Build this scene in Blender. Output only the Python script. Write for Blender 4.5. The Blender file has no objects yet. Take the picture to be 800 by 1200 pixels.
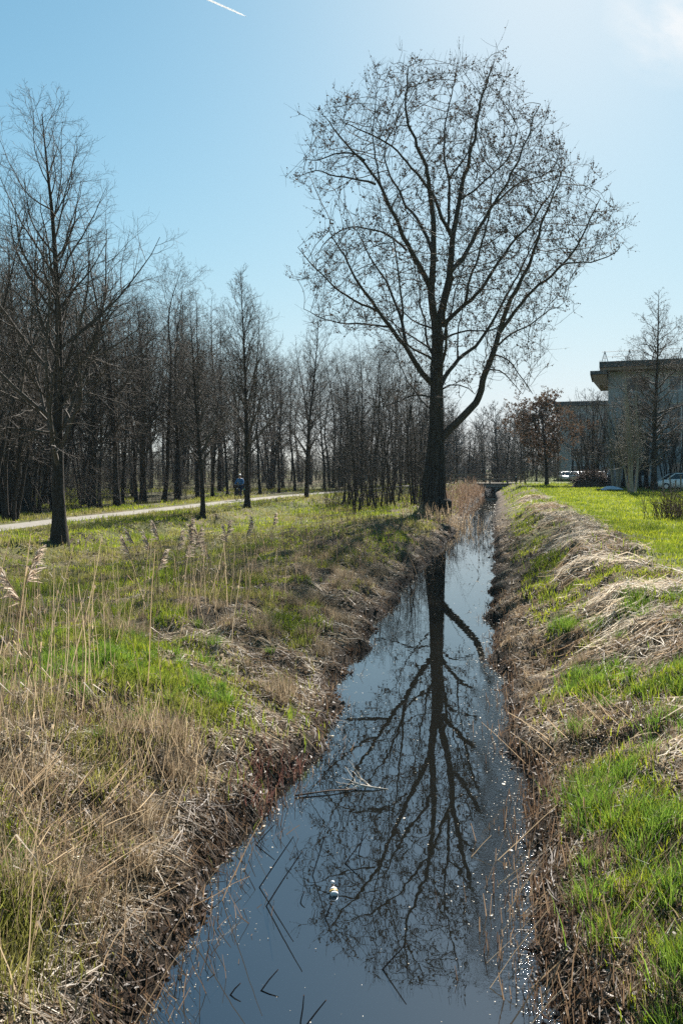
import bpy, bmesh, math
import numpy as np
from mathutils import Vector, Matrix

SC = bpy.context.scene
COL = SC.collection
R = math.radians

# ------------------------------------------------------------------ camera
EYE = 2.75
F = 900.0                     # focal length in photo pixels (photo is 800 x 1200)
HOR = 550.0                   # photo row of the horizon
cam_d = bpy.data.cameras.new('camera'); cam = bpy.data.objects.new('camera', cam_d); COL.objects.link(cam)
cam.location = (0, 0, EYE); cam.rotation_euler = (R(90), 0, 0)
cam_d.sensor_fit = 'VERTICAL'; cam_d.sensor_height = 36.0; cam_d.lens = 36.0*F/1200.0
cam_d.shift_y = -(600.0-HOR)/1200.0
cam_d.clip_start = 0.05; cam_d.clip_end = 60000
SC.camera = cam

# ------------------------------------------------------------------ sky, sun, exposure
EXPO = 1.55
SKY_GAIN = 2.0**-EXPO
SUN_EL, SUN_AZ = 37.0, 16.5   # azimuth to the right of the view direction (+Y)
w = bpy.data.worlds.new('World'); SC.world = w; w.use_nodes = True
nt = w.node_tree; nt.nodes.clear()
sky = nt.nodes.new('ShaderNodeTexSky'); sky.sky_type = 'NISHITA'; sky.sun_disc = False
sky.sun_elevation = R(SUN_EL); sky.sun_rotation = R(SUN_AZ)
sky.altitude = 0; sky.air_density = 1.0; sky.dust_density = 0.3; sky.ozone_density = 1.0
bg = nt.nodes.new('ShaderNodeBackground'); bg.inputs[1].default_value = 0.10
wo = nt.nodes.new('ShaderNodeOutputWorld')
# soft shoulder on the very bright sky, as a camera records it: c' = 1 - exp(-k c^g)
sp = nt.nodes.new('ShaderNodeSeparateColor'); cb_ = nt.nodes.new('ShaderNodeCombineColor')
nt.links.new(sky.outputs[0], sp.inputs[0])
for i_, (k_, g_) in enumerate([(2.05, 1.3), (2.75, 1.2), (3.5, 1.5)]):
    prev = sp.outputs[i_]
    for op, val, first in [('MULTIPLY', .1, 0), ('POWER', g_, 0), ('MULTIPLY', -k_, 0), ('EXPONENT', 0, 0), ('SUBTRACT', 1.0, 1), ('MULTIPLY', SKY_GAIN*10, 0)]:
        nd_ = nt.nodes.new('ShaderNodeMath'); nd_.operation = op
        nt.links.new(prev, nd_.inputs[1 if first else 0])
        if op != 'EXPONENT': nd_.inputs[0 if first else 1].default_value = val
        prev = nd_.outputs[0]
    nt.links.new(prev, cb_.inputs[i_])
tcw = nt.nodes.new('ShaderNodeTexCoord'); cd_ = Vector(((800-400)/F, 1.0, (HOR-5)/F)).normalized()
mpw = nt.nodes.new('ShaderNodeMapping'); mpw.inputs['Rotation'].default_value = (.3, .5, .9); mpw.inputs['Scale'].default_value = (6, 26, 10)
nzw = nt.nodes.new('ShaderNodeTexNoise'); nzw.inputs['Scale'].default_value = 1.6; nzw.inputs['Detail'].default_value = 6; nzw.inputs['Roughness'].default_value = .6
dtw = nt.nodes.new('ShaderNodeVectorMath'); dtw.operation = 'DOT_PRODUCT'; dtw.inputs[1].default_value = cd_
m1w = nt.nodes.new('ShaderNodeMapRange'); m1w.inputs[1].default_value = .9965; m1w.inputs[2].default_value = 1.0; m1w.inputs[4].default_value = .75
m2w = nt.nodes.new('ShaderNodeMapRange'); m2w.inputs[1].default_value = .36; m2w.inputs[2].default_value = .68
mlw = nt.nodes.new('ShaderNodeMath'); mlw.operation = 'MULTIPLY'; mxw = nt.nodes.new('ShaderNodeMix'); mxw.data_type = 'RGBA'
mxw.inputs[7].default_value = (SKY_GAIN*10.2, SKY_GAIN*10.2, SKY_GAIN*10.2, 1)
nt.links.new(tcw.outputs['Generated'], mpw.inputs[0]); nt.links.new(mpw.outputs[0], nzw.inputs['Vector']); nt.links.new(tcw.outputs['Generated'], dtw.inputs[0])
nt.links.new(dtw.outputs['Value'], m1w.inputs[0]); nt.links.new(nzw.outputs[0], m2w.inputs[0]); nt.links.new(m1w.outputs[0], mlw.inputs[0]); nt.links.new(m2w.outputs[0], mlw.inputs[1])
nt.links.new(mlw.outputs[0], mxw.inputs[0]); nt.links.new(cb_.outputs[0], mxw.inputs[6])
nt.links.new(mxw.outputs[2], bg.inputs[0]); nt.links.new(bg.outputs[0], wo.inputs[0])
sd = bpy.data.lights.new('sun', 'SUN'); sd.energy = 5.0; sd.angle = R(0.53); sd.color = (1.0, 0.95, 0.87)
so = bpy.data.objects.new('sun', sd); COL.objects.link(so)
sv = Vector((math.sin(R(SUN_AZ))*math.cos(R(SUN_EL)), math.cos(R(SUN_AZ))*math.cos(R(SUN_EL)), math.sin(R(SUN_EL))))
so.rotation_euler = sv.to_track_quat('Z', 'Y').to_euler()
so.location = sv*60
vs = SC.view_settings
SC.display_settings.display_device = 'sRGB'
vs.view_transform = 'Standard'; vs.look = 'None'; vs.exposure = EXPO; vs.gamma = 1.0; vs.use_curve_mapping = False
SC.cycles.max_bounces = 6; SC.cycles.diffuse_bounces = 2; SC.cycles.glossy_bounces = 3
SC.cycles.transmission_bounces = 4; SC.cycles.transparent_max_bounces = 6; SC.cycles.volume_bounces = 0
SC.cycles.caustics_reflective = False; SC.cycles.caustics_refractive = False
SC.cycles.sample_clamp_indirect = 4.0
SC.cycles.use_denoising = False

# ------------------------------------------------------------------ small helpers
def tag(o, label=None, cat=None, group=None, kind=None):
    if label: o['label'] = label
    if cat: o['category'] = cat
    if group: o['group'] = group
    if kind: o['kind'] = kind
    return o

def empty(name, loc=(0, 0, 0), rz=0.0):
    o = bpy.data.objects.new(name, None); COL.objects.link(o)
    o.location = loc; o.rotation_euler = (0, 0, rz); o.empty_display_size = 0.2
    return o

def link(name, me, parent=None):
    o = bpy.data.objects.new(name, me); COL.objects.link(o)
    if parent is not None: o.parent = parent
    return o

def np_mesh(name, verts, faces, mat, col=None, smooth=True):
    """verts (N,3); faces: list of (M,k) index arrays"""
    verts = np.asarray(verts, dtype=np.float32)
    me = bpy.data.meshes.new(name)
    me.vertices.add(len(verts)); me.vertices.foreach_set('co', verts.ravel())
    fs = [np.asarray(f, dtype=np.int32) for f in faces if len(f)]
    nl = sum(f.size for f in fs); npoly = sum(len(f) for f in fs)
    me.loops.add(nl); me.polygons.add(npoly)
    me.loops.foreach_set('vertex_index', np.concatenate([f.ravel() for f in fs]))
    tot = np.concatenate([np.full(len(f), f.shape[1], dtype=np.int32) for f in fs])
    st = np.concatenate([[0], np.cumsum(tot)[:-1]]).astype(np.int32)
    me.polygons.foreach_set('loop_start', st)
    try: me.polygons.foreach_set('loop_total', tot)
    except Exception: pass
    me.polygons.foreach_set('use_smooth', np.full(npoly, smooth, dtype=bool))
    if col is not None:
        a = me.color_attributes.new('Col', 'FLOAT_COLOR', 'POINT')
        c = np.ones((len(verts), 4), dtype=np.float32); c[:, :3] = col
        a.data.foreach_set('color', c.ravel())
    me.update(calc_edges=True)
    if mat: me.materials.append(mat)
    return me

class Buf:
    """collects geometry for one mesh"""
    def __init__(s): s.v = []; s.f = {}; s.c = []; s.n = 0
    def add(s, v, faces, c=None):
        v = np.asarray(v, dtype=np.float32).reshape(-1, 3)
        for f in faces:
            f = np.asarray(f, dtype=np.int64)
            if f.size: s.f.setdefault(f.shape[1], []).append(f+s.n)
        s.v.append(v)
        if c is not None: s.c.append(np.broadcast_to(np.asarray(c, dtype=np.float32), (len(v), 3)))
        s.n += len(v)
    def mesh(s, name, mat, smooth=True):
        return np_mesh(name, np.concatenate(s.v), [np.concatenate(s.f[k]) for k in s.f], mat,
                       np.concatenate(s.c) if s.c else None, smooth)
    def tubes(s, P, Rr, k, cap=False, c=None):
        """P (N,n,3) centre lines, Rr (N,n) radii"""
        P = np.asarray(P, dtype=np.float64); Rr = np.asarray(Rr, dtype=np.float64)
        if P.ndim == 2: P = P[None]; Rr = Rr[None]
        N, n, _ = P.shape
        if N == 0: return
        T = np.gradient(P, axis=1); T /= np.linalg.norm(T, axis=2, keepdims=True)+1e-9
        m = np.abs(T.mean(axis=1)); ax = np.argmin(m, axis=1)
        ref = np.zeros((N, 3)); ref[np.arange(N), ax] = 1
        U = np.cross(T, ref[:, None, :]); U /= np.linalg.norm(U, axis=2, keepdims=True)+1e-9
        V = np.cross(T, U)
        a = np.arange(k)*2*np.pi/k
        ring = (U[:, :, None, :]*np.cos(a)[None, None, :, None]+V[:, :, None, :]*np.sin(a)[None, None, :, None])
        X = P[:, :, None, :]+ring*Rr[:, :, None, None]
        idx = np.arange(N*n*k).reshape(N, n, k)
        j2 = np.roll(np.arange(k), -1)
        q = np.stack([idx[:, :-1, :], idx[:, :-1, :][:, :, j2], idx[:, 1:, :][:, :, j2], idx[:, 1:, :]], axis=-1).reshape(-1, 4)
        fl = [q]
        if cap and k >= 3:
            fl.append(idx[:, -1, :]); fl.append(idx[:, 0, ::-1])
        if c is not None and np.ndim(c) == 2: c = np.repeat(np.asarray(c), n*k, axis=0)
        s.add(X, fl, c)
    def ribbons(s, P, W, rg, c=None, flat_=0.0):
        """thin flat strips along P (N,n,3), widths W (N,n)"""
        N, n, _ = P.shape
        T = np.gradient(P, axis=1).mean(1); T /= np.linalg.norm(T, axis=1, keepdims=True)+1e-9
        r_ = rg.normal(0, 1, (N, 3)); r_[:, 2] *= (1-flat_); sd = np.cross(T, np.cross(r_, T)); sd /= np.linalg.norm(sd, axis=1, keepdims=True)+1e-9
        o = sd[:, None]*W[..., None]*.5
        X = np.stack([P-o, P+o], 2); idx = np.arange(N*n*2).reshape(N, n, 2)
        q = np.stack([idx[:, :-1, 0], idx[:, :-1, 1], idx[:, 1:, 1], idx[:, 1:, 0]], -1).reshape(-1, 4)
        if c is not None and np.ndim(c) == 2: c = np.repeat(np.asarray(c), n*2, axis=0)
        s.add(X, [q], c)
    def box(s, lo, hi, c=None):
        x0, y0, z0 = lo; x1, y1, z1 = hi
        v = [(x0,y0,z0),(x1,y0,z0),(x1,y1,z0),(x0,y1,z0),(x0,y0,z1),(x1,y0,z1),(x1,y1,z1),(x0,y1,z1)]
        s.add(v, [[(0,3,2,1),(4,5,6,7),(0,1,5,4),(1,2,6,5),(2,3,7,6),(3,0,4,7)]], c)
    def bar(s, p, q, r, k=8, c=None, r2=None):
        s.tubes(np.array([[p, q]], float), np.array([[r, r if r2 is None else r2]]), k, True, c)

def fbm(x, y, scale, seed=0, oct=3):
    x = np.asarray(x, float); y = np.asarray(y, float)
    out = 0; amp = 1; tot = 0; f = 1.0/scale
    for o in range(oct):
        X = x*f+seed*17.3+o*31.7; Y = y*f+seed*9.1+o*11.9
        xi = np.floor(X); yi = np.floor(Y); u = X-xi; v = Y-yi
        u = u*u*(3-2*u); v = v*v*(3-2*v)
        def h(a, b):
            t = np.sin(a*127.1+b*311.7+seed*5.13)*43758.5453
            return t-np.floor(t)
        val = h(xi,yi)*(1-u)*(1-v)+h(xi+1,yi)*u*(1-v)+h(xi,yi+1)*(1-u)*v+h(xi+1,yi+1)*u*v
        out = out+val*amp; tot += amp; amp *= .5; f *= 2
    return out/tot          # 0..1, about .5

def sstep(x, a, b):
    t = np.clip((np.asarray(x, float)-a)/(b-a), 0, 1); return t*t*(3-2*t)

def at(px, py, Y):           # photo pixel at depth Y
    return np.array([(px-400)/F*Y, Y, EYE-(py-HOR)/F*Y])

# ------------------------------------------------------------------ terrain functions
YK = [-30, 3.8, 4.5, 5.5, 6.2, 7.1, 8.25, 9.9, 12.4, 16.5, 19, 24.75, 27.5, 35.4, 41, 49.5, 70.7, 88, 95, 130, 400]
XLK = [-1.0, -.97, -.92, -.80, -.55, -.24, -.12, .06, .42, 1.2, 1.68, 3.0, 3.65, 5.3, 6.45, 8.0, 12.6, 16.3, 17.0, 26, 90]
XRK = [1.0, 1.02, 1.15, 1.32, 1.44, 1.57, 1.76, 2.0, 2.42, 3.2, 3.75, 4.95, 5.5, 7.0, 8.15, 9.95, 14.4, 17.7, 18.6, 28, 92]
def xl(y):
    y = np.asarray(y, float)
    return np.interp(y, YK, XLK)+(.07*np.sin(y*1.7)+.05*np.sin(y*4.3+1)+.03*np.sin(y*9.1+2))*np.clip(y/8, .5, 1.8)
def xr(y):
    y = np.asarray(y, float)
    return np.interp(y, YK, XRK)+(.06*np.sin(y*1.9+2)+.05*np.sin(y*3.9)+.03*np.sin(y*8.3+.6))*np.clip(y/8, .5, 1.8)
PATH = np.array([(-15, -20), (-14.3, 10), (-13.6, 20), (-12.75, 28.7), (-12.0, 33), (-10.8, 37.8), (-9.2, 44.5), (-7.1, 53.5), (-4.3, 63.9), (-.1, 76),
                 (4.2, 86), (8.5, 91.5), (14.5, 93.0), (24, 93.3), (60, 94), (140, 96)], float)
PATHZ = np.array([.55]*10+[.62, .85, 1.08, 1.1, 1.05, 1.0])
def path_dist(x, y):
    best = np.full(np.shape(x), 1e9); bz = np.zeros(np.shape(x))
    for i in range(len(PATH)-1):
        a, b = PATH[i], PATH[i+1]; d = b-a
        t = np.clip(((x-a[0])*d[0]+(y-a[1])*d[1])/(d@d), 0, 1)
        q = np.hypot(x-a[0]-t*d[0], y-a[1]-t*d[1])
        m = q < best; best = np.where(m, q, best); bz = np.where(m, PATHZ[i]*(1-t)+PATHZ[i+1]*t, bz)
    return best, bz
def straw_mask(x, y):
    dr = x-xr(y)
    m = np.exp(-((dr-2.25-.35*(fbm(x*0, y, 3.0, 3)-.5)*2)/.75)**2)*sstep(y, 4.6, 7.5)*(1-sstep(y, 44, 54))
    return np.clip(m*(.10+1.15*sstep(fbm(x, y, 1.3, 5), .30, .62)), 0, 1)
def height(x, y):
    x = np.asarray(x, float); y = np.asarray(y, float)
    L, Rr = xl(y), xr(y)
    dl, dr = L-x, x-Rr
    near = 1+.40*(1-sstep(y, 4, 10))
    zl = np.interp(dl, [-1, 0, .2, .8, 1.8, 3, 5, 7, 10, 13, 18], [-.6, -.04, .14, .32, .54, .60, .38, .15, .12, .12, .32])
    zl = np.where(zl > 0, zl*near, zl)
    zr = np.interp(dr, [-1, 0, .2, 1, 2, 2.9, 4], [-.6, -.04, .14, .50, .92, 1.02, 1.0])
    z = np.maximum(zl, zr)
    dp, zp = path_dist(x, y)
    wgt = np.interp(dp, [0, 1.2, 4.1, 5.0], [1, 1, .90, 0])
    wgt = np.where((np.maximum(dl, dr) > 0), wgt, 0)
    wgt = np.where(dr > 0, np.interp(dp, [0, 1.2, 3.0], [1, 1, 0]), wgt)*sstep(np.maximum(dl, dr), 0, 1.0)
    z = z*(1-wgt)+zp*wgt
    land = sstep(np.maximum(dl, dr), 0.05, .5)*(1-sstep(wgt, .85, 1))
    lawn = sstep(dr, 3.0, 4.2)
    z = z+land*((fbm(x, y, 1.7, 1)-.5)*.28+(fbm(x, y, .42, 2)-.5)*.26*(1-sstep(y, 25, 60)))*(1-.75*lawn)
    z = z+.09*straw_mask(x, y)*sstep(dr, 1.0, 1.8)
    return z

# ------------------------------------------------------------------ materials
def mat(name):
    m = bpy.data.materials.new(name); m.use_nodes = True
    n = m.node_tree.nodes; b = n.get('Principled BSDF')
    return m, m.node_tree, b
def N(nt, t, **kw):
    n = nt.nodes.new(t)
    for k, v in kw.items():
        if k in n.inputs: n.inputs[k].default_value = v
        else: setattr(n, k, v)
    return n
def ramp(nt, stops):
    r = nt.nodes.new('ShaderNodeValToRGB')
    e = r.color_ramp.elements
    while len(e) < len(stops): e.new(.5)
    for i, (p, c) in enumerate(stops):
        e[i].position = p; e[i].color = (*c, 1)
    return r
def noise_mat(name, c1, c2, scale, rough=.85, bump=.3, bscale=None, stretch=(1, 1, 1), spec=.3, metallic=0, dist=.02):
    m, nt, b = mat(name); L = nt.links
    tc = N(nt, 'ShaderNodeTexCoord'); mp = N(nt, 'ShaderNodeMapping'); mp.inputs['Scale'].default_value = stretch
    L.new(tc.outputs['Object'], mp.inputs[0])
    nz = N(nt, 'ShaderNodeTexNoise', Scale=scale, Detail=5.0, Roughness=.65); L.new(mp.outputs[0], nz.inputs['Vector'])
    rp = ramp(nt, [(.3, c1), (.7, c2)]); L.new(nz.outputs[0], rp.inputs[0]); L.new(rp.outputs[0], b.inputs['Base Color'])
    b.inputs['Roughness'].default_value = rough; b.inputs['Metallic'].default_value = metallic
    b.inputs['Specular IOR Level'].default_value = spec
    if bump:
        n2 = N(nt, 'ShaderNodeTexNoise', Scale=bscale or scale*2, Detail=4.0); L.new(mp.outputs[0], n2.inputs['Vector'])
        bp = N(nt, 'ShaderNodeBump', Strength=bump, Distance=dist); L.new(n2.outputs[0], bp.inputs['Height']); L.new(bp.outputs[0], b.inputs['Normal'])
    return m
def leafy_mat(name, trans=.45, gloss=.05, rough=.35):
    m = bpy.data.materials.new(name); m.use_nodes = True; nt = m.node_tree; nt.nodes.clear(); L = nt.links
    at_ = N(nt, 'ShaderNodeAttribute', attribute_name='Col')
    d = N(nt, 'ShaderNodeBsdfDiffuse'); t = N(nt, 'ShaderNodeBsdfTranslucent'); g = N(nt, 'ShaderNodeBsdfGlossy', Roughness=rough)
    g.inputs['Color'].default_value = (1, 1, 1, 1)
    m1 = N(nt, 'ShaderNodeMixShader', Fac=trans); m2 = N(nt, 'ShaderNodeMixShader', Fac=gloss); o = N(nt, 'ShaderNodeOutputMaterial')
    L.new(at_.outputs['Color'], d.inputs['Color']); L.new(at_.outputs['Color'], t.inputs['Color'])
    L.new(d.outputs[0], m1.inputs[1]); L.new(t.outputs[0], m1.inputs[2]); L.new(m1.outputs[0], m2.inputs[1]); L.new(g.outputs[0], m2.inputs[2])
    L.new(m2.outputs[0], o.inputs[0])
    return m
def bark_mat(name, c1, c2, vscale=3.0, stretch=(6, 6, 1), bump=.7, rough=.95):
    return noise_mat(name, c1, c2, vscale, rough, bump, vscale*2.0, stretch, spec=.15, dist=.06)

M = {}
M['bark'] = bark_mat('dark_bark', (.022, .018, .014), (.066, .054, .044))
M['bark_big'] = bark_mat('furrowed_bark', (.02, .017, .014), (.085, .072, .06), 1.6, (5, 5, .7), 1.0)
M['limb'] = bark_mat('limb_bark', (.034, .029, .025), (.085, .073, .062), 3.0, (4, 4, 1))
M['twig'] = noise_mat('twig_bark', (.05, .04, .032), (.11, .09, .072), 2.0, .85, 0)
M['twig_red'] = noise_mat('reddish_twig_bark', (.09, .055, .038), (.16, .10, .07), 2.0, .8, 0)
M['twig_pale'] = noise_mat('pale_twig_bark', (.16, .13, .10), (.26, .22, .18), 2.0, .7, 0)
M['birch'] = bark_mat('pale_birch_bark', (.16, .135, .11), (.40, .36, .31), 2.5, (2, 2, 5), .4)
M['leaf'] = leafy_mat('leaf_blades', .58, .025, .5)
M['straw'] = leafy_mat('dry_stems', .48, .03, .55)
M['deadleaf'] = leafy_mat('dead_leaves', .3, .03, .5)

# ground: painted by zone (attribute Col holds the soil, moss and straw cover), fine grain by noise
def ground_mat():
    m, nt, b = mat('earth_and_moss'); L = nt.links
    a = N(nt, 'ShaderNodeAttribute', attribute_name='Col')
    tc = N(nt, 'ShaderNodeTexCoord')
    n1 = N(nt, 'ShaderNodeTexNoise', Scale=9.0, Detail=8.0, Roughness=.75); L.new(tc.outputs['Object'], n1.inputs['Vector'])
    n2 = N(nt, 'ShaderNodeTexNoise', Scale=45.0, Detail=5.0, Roughness=.7); L.new(tc.outputs['Object'], n2.inputs['Vector'])
    r1 = ramp(nt, [(.25, (.35, .33, .30)), (.5, (.9, .9, .85)), (.75, (1.7, 1.6, 1.45))]); L.new(n1.outputs[0], r1.inputs[0])
    r2 = ramp(nt, [(.3, (.5, .5, .5)), (.7, (1.5, 1.5, 1.5))]); L.new(n2.outputs[0], r2.inputs[0])
    x1 = N(nt, 'ShaderNodeMix', data_type='RGBA', blend_type='MULTIPLY'); x1.inputs[0].default_value = 1
    x2 = N(nt, 'ShaderNodeMix', data_type='RGBA', blend_type='MULTIPLY'); x2.inputs[0].default_value = 1
    L.new(a.outputs['Color'], x1.inputs[6]); L.new(r1.outputs[0], x1.inputs[7])
    L.new(x1.outputs[2], x2.inputs[6]); L.new(r2.outputs[0], x2.inputs[7]); L.new(x2.outputs[2], b.inputs['Base Color'])
    b.inputs['Roughness'].default_value = .95; b.inputs['Specular IOR Level'].default_value = .15
    bp = N(nt, 'ShaderNodeBump', Strength=.8, Distance=.05); L.new(n2.outputs[0], bp.inputs['Height']); L.new(bp.outputs[0], b.inputs['Normal'])
    return m
M['ground'] = ground_mat()
M['path'] = noise_mat('pale_gravel', (.15, .135, .115), (.24, .22, .19), 6.0, .95, .5, 60, dist=.01)

def water_mat():
    m, nt, b = mat('ditch_water'); L = nt.links
    b.inputs['Base Color'].default_value = (.007, .007, .006, 1); b.inputs['Roughness'].default_value = .0
    b.inputs['IOR'].default_value = 2.3; b.inputs['Specular Tint'].default_value = (.80, .96, 1.15, 1)
    tc = N(nt, 'ShaderNodeTexCoord')
    n1 = N(nt, 'ShaderNodeTexNoise', Scale=3.2, Detail=2.0, Roughness=.5); L.new(tc.outputs['Object'], n1.inputs['Vector'])
    n2 = N(nt, 'ShaderNodeTexNoise', Scale=26.0, Detail=2.0, Roughness=.6); L.new(tc.outputs['Object'], n2.inputs['Vector'])
    ad = N(nt, 'ShaderNodeMath', operation='MULTIPLY_ADD'); ad.inputs[1].default_value = 12.0
    at_ = N(nt, 'ShaderNodeAttribute', attribute_name='Col')
    ml = N(nt, 'ShaderNodeMath', operation='MULTIPLY'); L.new(n2.outputs[0], ml.inputs[0]); L.new(at_.outputs['Fac'], ml.inputs[1])
    L.new(ml.outputs[0], ad.inputs[0]); L.new(n1.outputs[0], ad.inputs[2])
    bp = N(nt, 'ShaderNodeBump', Strength=1.0, Distance=.00066); L.new(ad.outputs[0], bp.inputs['Height']); L.new(bp.outputs[0], b.inputs['Normal'])
    return m
M['water'] = water_mat()

# ------------------------------------------------------------------ ground sheet
def zone_colour(x, y):
    dl, dr = xl(y)-x, x-xr(y)
    dp, _ = path_dist(x, y)
    n1 = fbm(x, y, 2.2, 7); n2 = fbm(x, y, .7, 8); n3 = fbm(x, y, 6.0, 9)
    soil = np.array([.060, .044, .030]); mud = np.array([.030, .021, .015]); moss = np.array([.095, .098, .030])
    straw = np.array([.20, .155, .095]); lawn = np.array([.10, .13, .018]); litter = np.array([.115, .082, .052])
    def lerp(a, b, t): return a+(b-a)*t[..., None]
    c = lerp(np.broadcast_to(soil, x.shape+(3,)), litter, sstep(n2, .35, .65))
    left = dl > 0; right = dr > 0
    mossy = sstep(n1, .40, .62)*np.where(left, sstep(dl, .5, 1.2), sstep(dr, .5, 1.1))
    c = lerp(c, moss, mossy*.85)
    c = lerp(c, straw, np.where(left, sstep(fbm(x, y, 1.2, 11), .5, .72)*sstep(dl, .8, 1.6)*.8, 0))
    c = lerp(c, straw, straw_mask(x, y))
    c = lerp(c, lawn, np.where(right, sstep(dr, 2.9, 4.0), 0)*.95)
    c = lerp(c, lawn*.8, np.where(left, sstep(dl, 3.0, 7.0)*sstep(y, 8, 14)*.55*sstep(n3+n2, .75, 1.2), 0))
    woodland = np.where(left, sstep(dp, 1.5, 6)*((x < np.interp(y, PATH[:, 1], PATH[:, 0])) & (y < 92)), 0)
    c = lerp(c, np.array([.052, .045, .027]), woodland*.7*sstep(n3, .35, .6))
    edge = np.maximum(dl, dr)
    c = lerp(c, mud, 1-sstep(edge, .08, .38))
    return c
ys = np.concatenate([np.linspace(-25, 1.9, 30), np.exp(np.linspace(math.log(2.0), math.log(120), 400)), np.exp(np.linspace(math.log(126), math.log(1500), 26))])
do = np.concatenate([np.linspace(0, 1.2, 34), np.exp(np.linspace(math.log(1.25), math.log(30), 110)), np.exp(np.linspace(math.log(32), math.log(1800), 30))])
ch = np.linspace(0, 1, 9)[1:-1]
LX, RX = xl(ys)[:, None], xr(ys)[:, None]
GX = np.concatenate([LX-do[None, ::-1], LX+(RX-LX)*ch[None], RX+do[None]], axis=1)
GY = np.broadcast_to(ys[:, None], GX.shape)
GZ = height(GX, GY)
nr, nc = GX.shape
idx = np.arange(nr*nc).reshape(nr, nc)
quads = np.stack([idx[:-1, :-1], idx[:-1, 1:], idx[1:, 1:], idx[1:, :-1]], axis=-1).reshape(-1, 4)
gme = np_mesh('ground', np.stack([GX, GY, GZ], -1).reshape(-1, 3), [quads], M['ground'], zone_colour(GX, GY).reshape(-1, 3))
tag(link('ground', gme), kind='structure')

# water sheet
wy = np.concatenate([np.linspace(-25, 1.9, 12), np.exp(np.linspace(math.log(2.0), math.log(140), 260))])
wt = np.linspace(0, 1, 13)
WX = (xl(wy)-.25)[:, None]*(1-wt)+(xr(wy)+.25)[:, None]*wt
WY = np.broadcast_to(wy[:, None], WX.shape)
idx = np.arange(WX.size).reshape(WX.shape)
quads = np.stack([idx[:-1, :-1], idx[:-1, 1:], idx[1:, 1:], idx[1:, :-1]], axis=-1).reshape(-1, 4)
rip = .0015+.95*sstep(np.broadcast_to(wt, WX.shape), .80, .95)*(1-sstep(WY, 8, 12))
wme = np_mesh('water', np.stack([WX, WY, np.zeros_like(WX)], -1).reshape(-1, 3), [quads], M['water'], np.repeat(rip.reshape(-1, 1), 3, 1))
tag(link('water', wme), kind='structure')

# gravel path
pp = []
for i in range(len(PATH)-1):
    for t in np.linspace(0, 1, 14, endpoint=False): pp.append(PATH[i]*(1-t)+PATH[i+1]*t)
pp = np.array(pp)
for _ in range(6): pp[1:-1] = .25*pp[:-2]+.5*pp[1:-1]+.25*pp[2:]
tg = np.gradient(pp, axis=0); tg /= np.linalg.norm(tg, axis=1, keepdims=True)
nm = np.stack([-tg[:, 1], tg[:, 0]], 1)
off = np.linspace(-.85, .85, 9)
edge_w = np.where(np.abs(off) > .84, 1, 0)[None]*(fbm(pp[:, 0], pp[:, 1], 1.2, 4)-.5)[:, None]*.3
QX = pp[:, 0:1]+nm[:, 0:1]*(off[None]*(1+edge_w)); QY = pp[:, 1:2]+nm[:, 1:2]*(off[None]*(1+edge_w))
QZ = height(QX, QY); QZ = np.maximum(QZ, path_dist(QX, QY)[1])+.012+.03*(1-(off/.85)**2)[None]
idx = np.arange(QX.size).reshape(QX.shape)
quads = np.stack([idx[:-1, :-1], idx[:-1, 1:], idx[1:, 1:], idx[1:, :-1]], axis=-1).reshape(-1, 4)
tag(link('path', np_mesh('path', np.stack([QX, QY, QZ], -1).reshape(-1, 3), [quads], M['path'])), kind='structure')

# ------------------------------------------------------------------ trees
def unit(v): return v/(np.linalg.norm(v, axis=-1, keepdims=True)+1e-9)
def paths(rng, P, D, Ln, n, wig, up):
    Np = len(P); out = np.zeros((Np, n, 3)); dirs = np.zeros((Np, n, 3)); p = P.copy(); d = unit(D)
    st = (Ln/(n-1))[:, None]
    out[:, 0] = p; dirs[:, 0] = d
    for i in range(1, n):
        d = unit(d+rng.normal(0, wig, (Np, 3))+np.array([0, 0, up]))
        p = p+d*st; out[:, i] = p; dirs[:, i] = d
    return out, dirs
def spawn(rng, P, D, Ln, Rd, m, tmin, tmax, ang, angv, lenf, rf, dens=0):
    """m children on each branch"""
    Np, n, _ = P.shape
    t = (np.arange(m)[None]+rng.uniform(0, 1, (Np, m)))/m*(tmax-tmin)+tmin
    f = t*(n-1); i = np.minimum(f.astype(int), n-2); u = (f-i)[..., None]
    r = np.arange(Np)[:, None]
    p = P[r, i]*(1-u)+P[r, i+1]*u; d = unit(D[r, i+1]); rad = Rd[r, i]*(1-u[..., 0])+Rd[r, i+1]*u[..., 0]
    az = np.cumsum(np.full((Np, m), 2.4), axis=1)+rng.uniform(0, 6.28, (Np, 1))+rng.normal(0, .4, (Np, m))
    ref = np.where(np.abs(d[..., 2:3]) < .9, np.array([0, 0, 1.0]), np.array([1.0, 0, 0]))
    a = unit(np.cross(d, ref)); b = np.cross(d, a)
    an = R(1)*(ang+rng.normal(0, angv, (Np, m)))
    nd = d*np.cos(an)[..., None]+(a*np.cos(az)[..., None]+b*np.sin(az)[..., None])*np.sin(an)[..., None]
    ln = lenf(t)*Ln[:, None]*rng.uniform(.65, 1.2, (Np, m))
    k = (rng.uniform(0, 1, (Np, m)) < np.clip(dens*Ln/m, 0, 1)[:, None]).reshape(-1) if dens else np.ones(Np*m, bool)
    return p.reshape(-1, 3)[k], nd.reshape(-1, 3)[k], ln.reshape(-1)[k], np.minimum(rf*rad, .8*rad).reshape(-1)[k]
def taper(r0, n, end):
    return r0[:, None]*(1-(1-end)*np.linspace(0, 1, n)[None]**.9)

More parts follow.
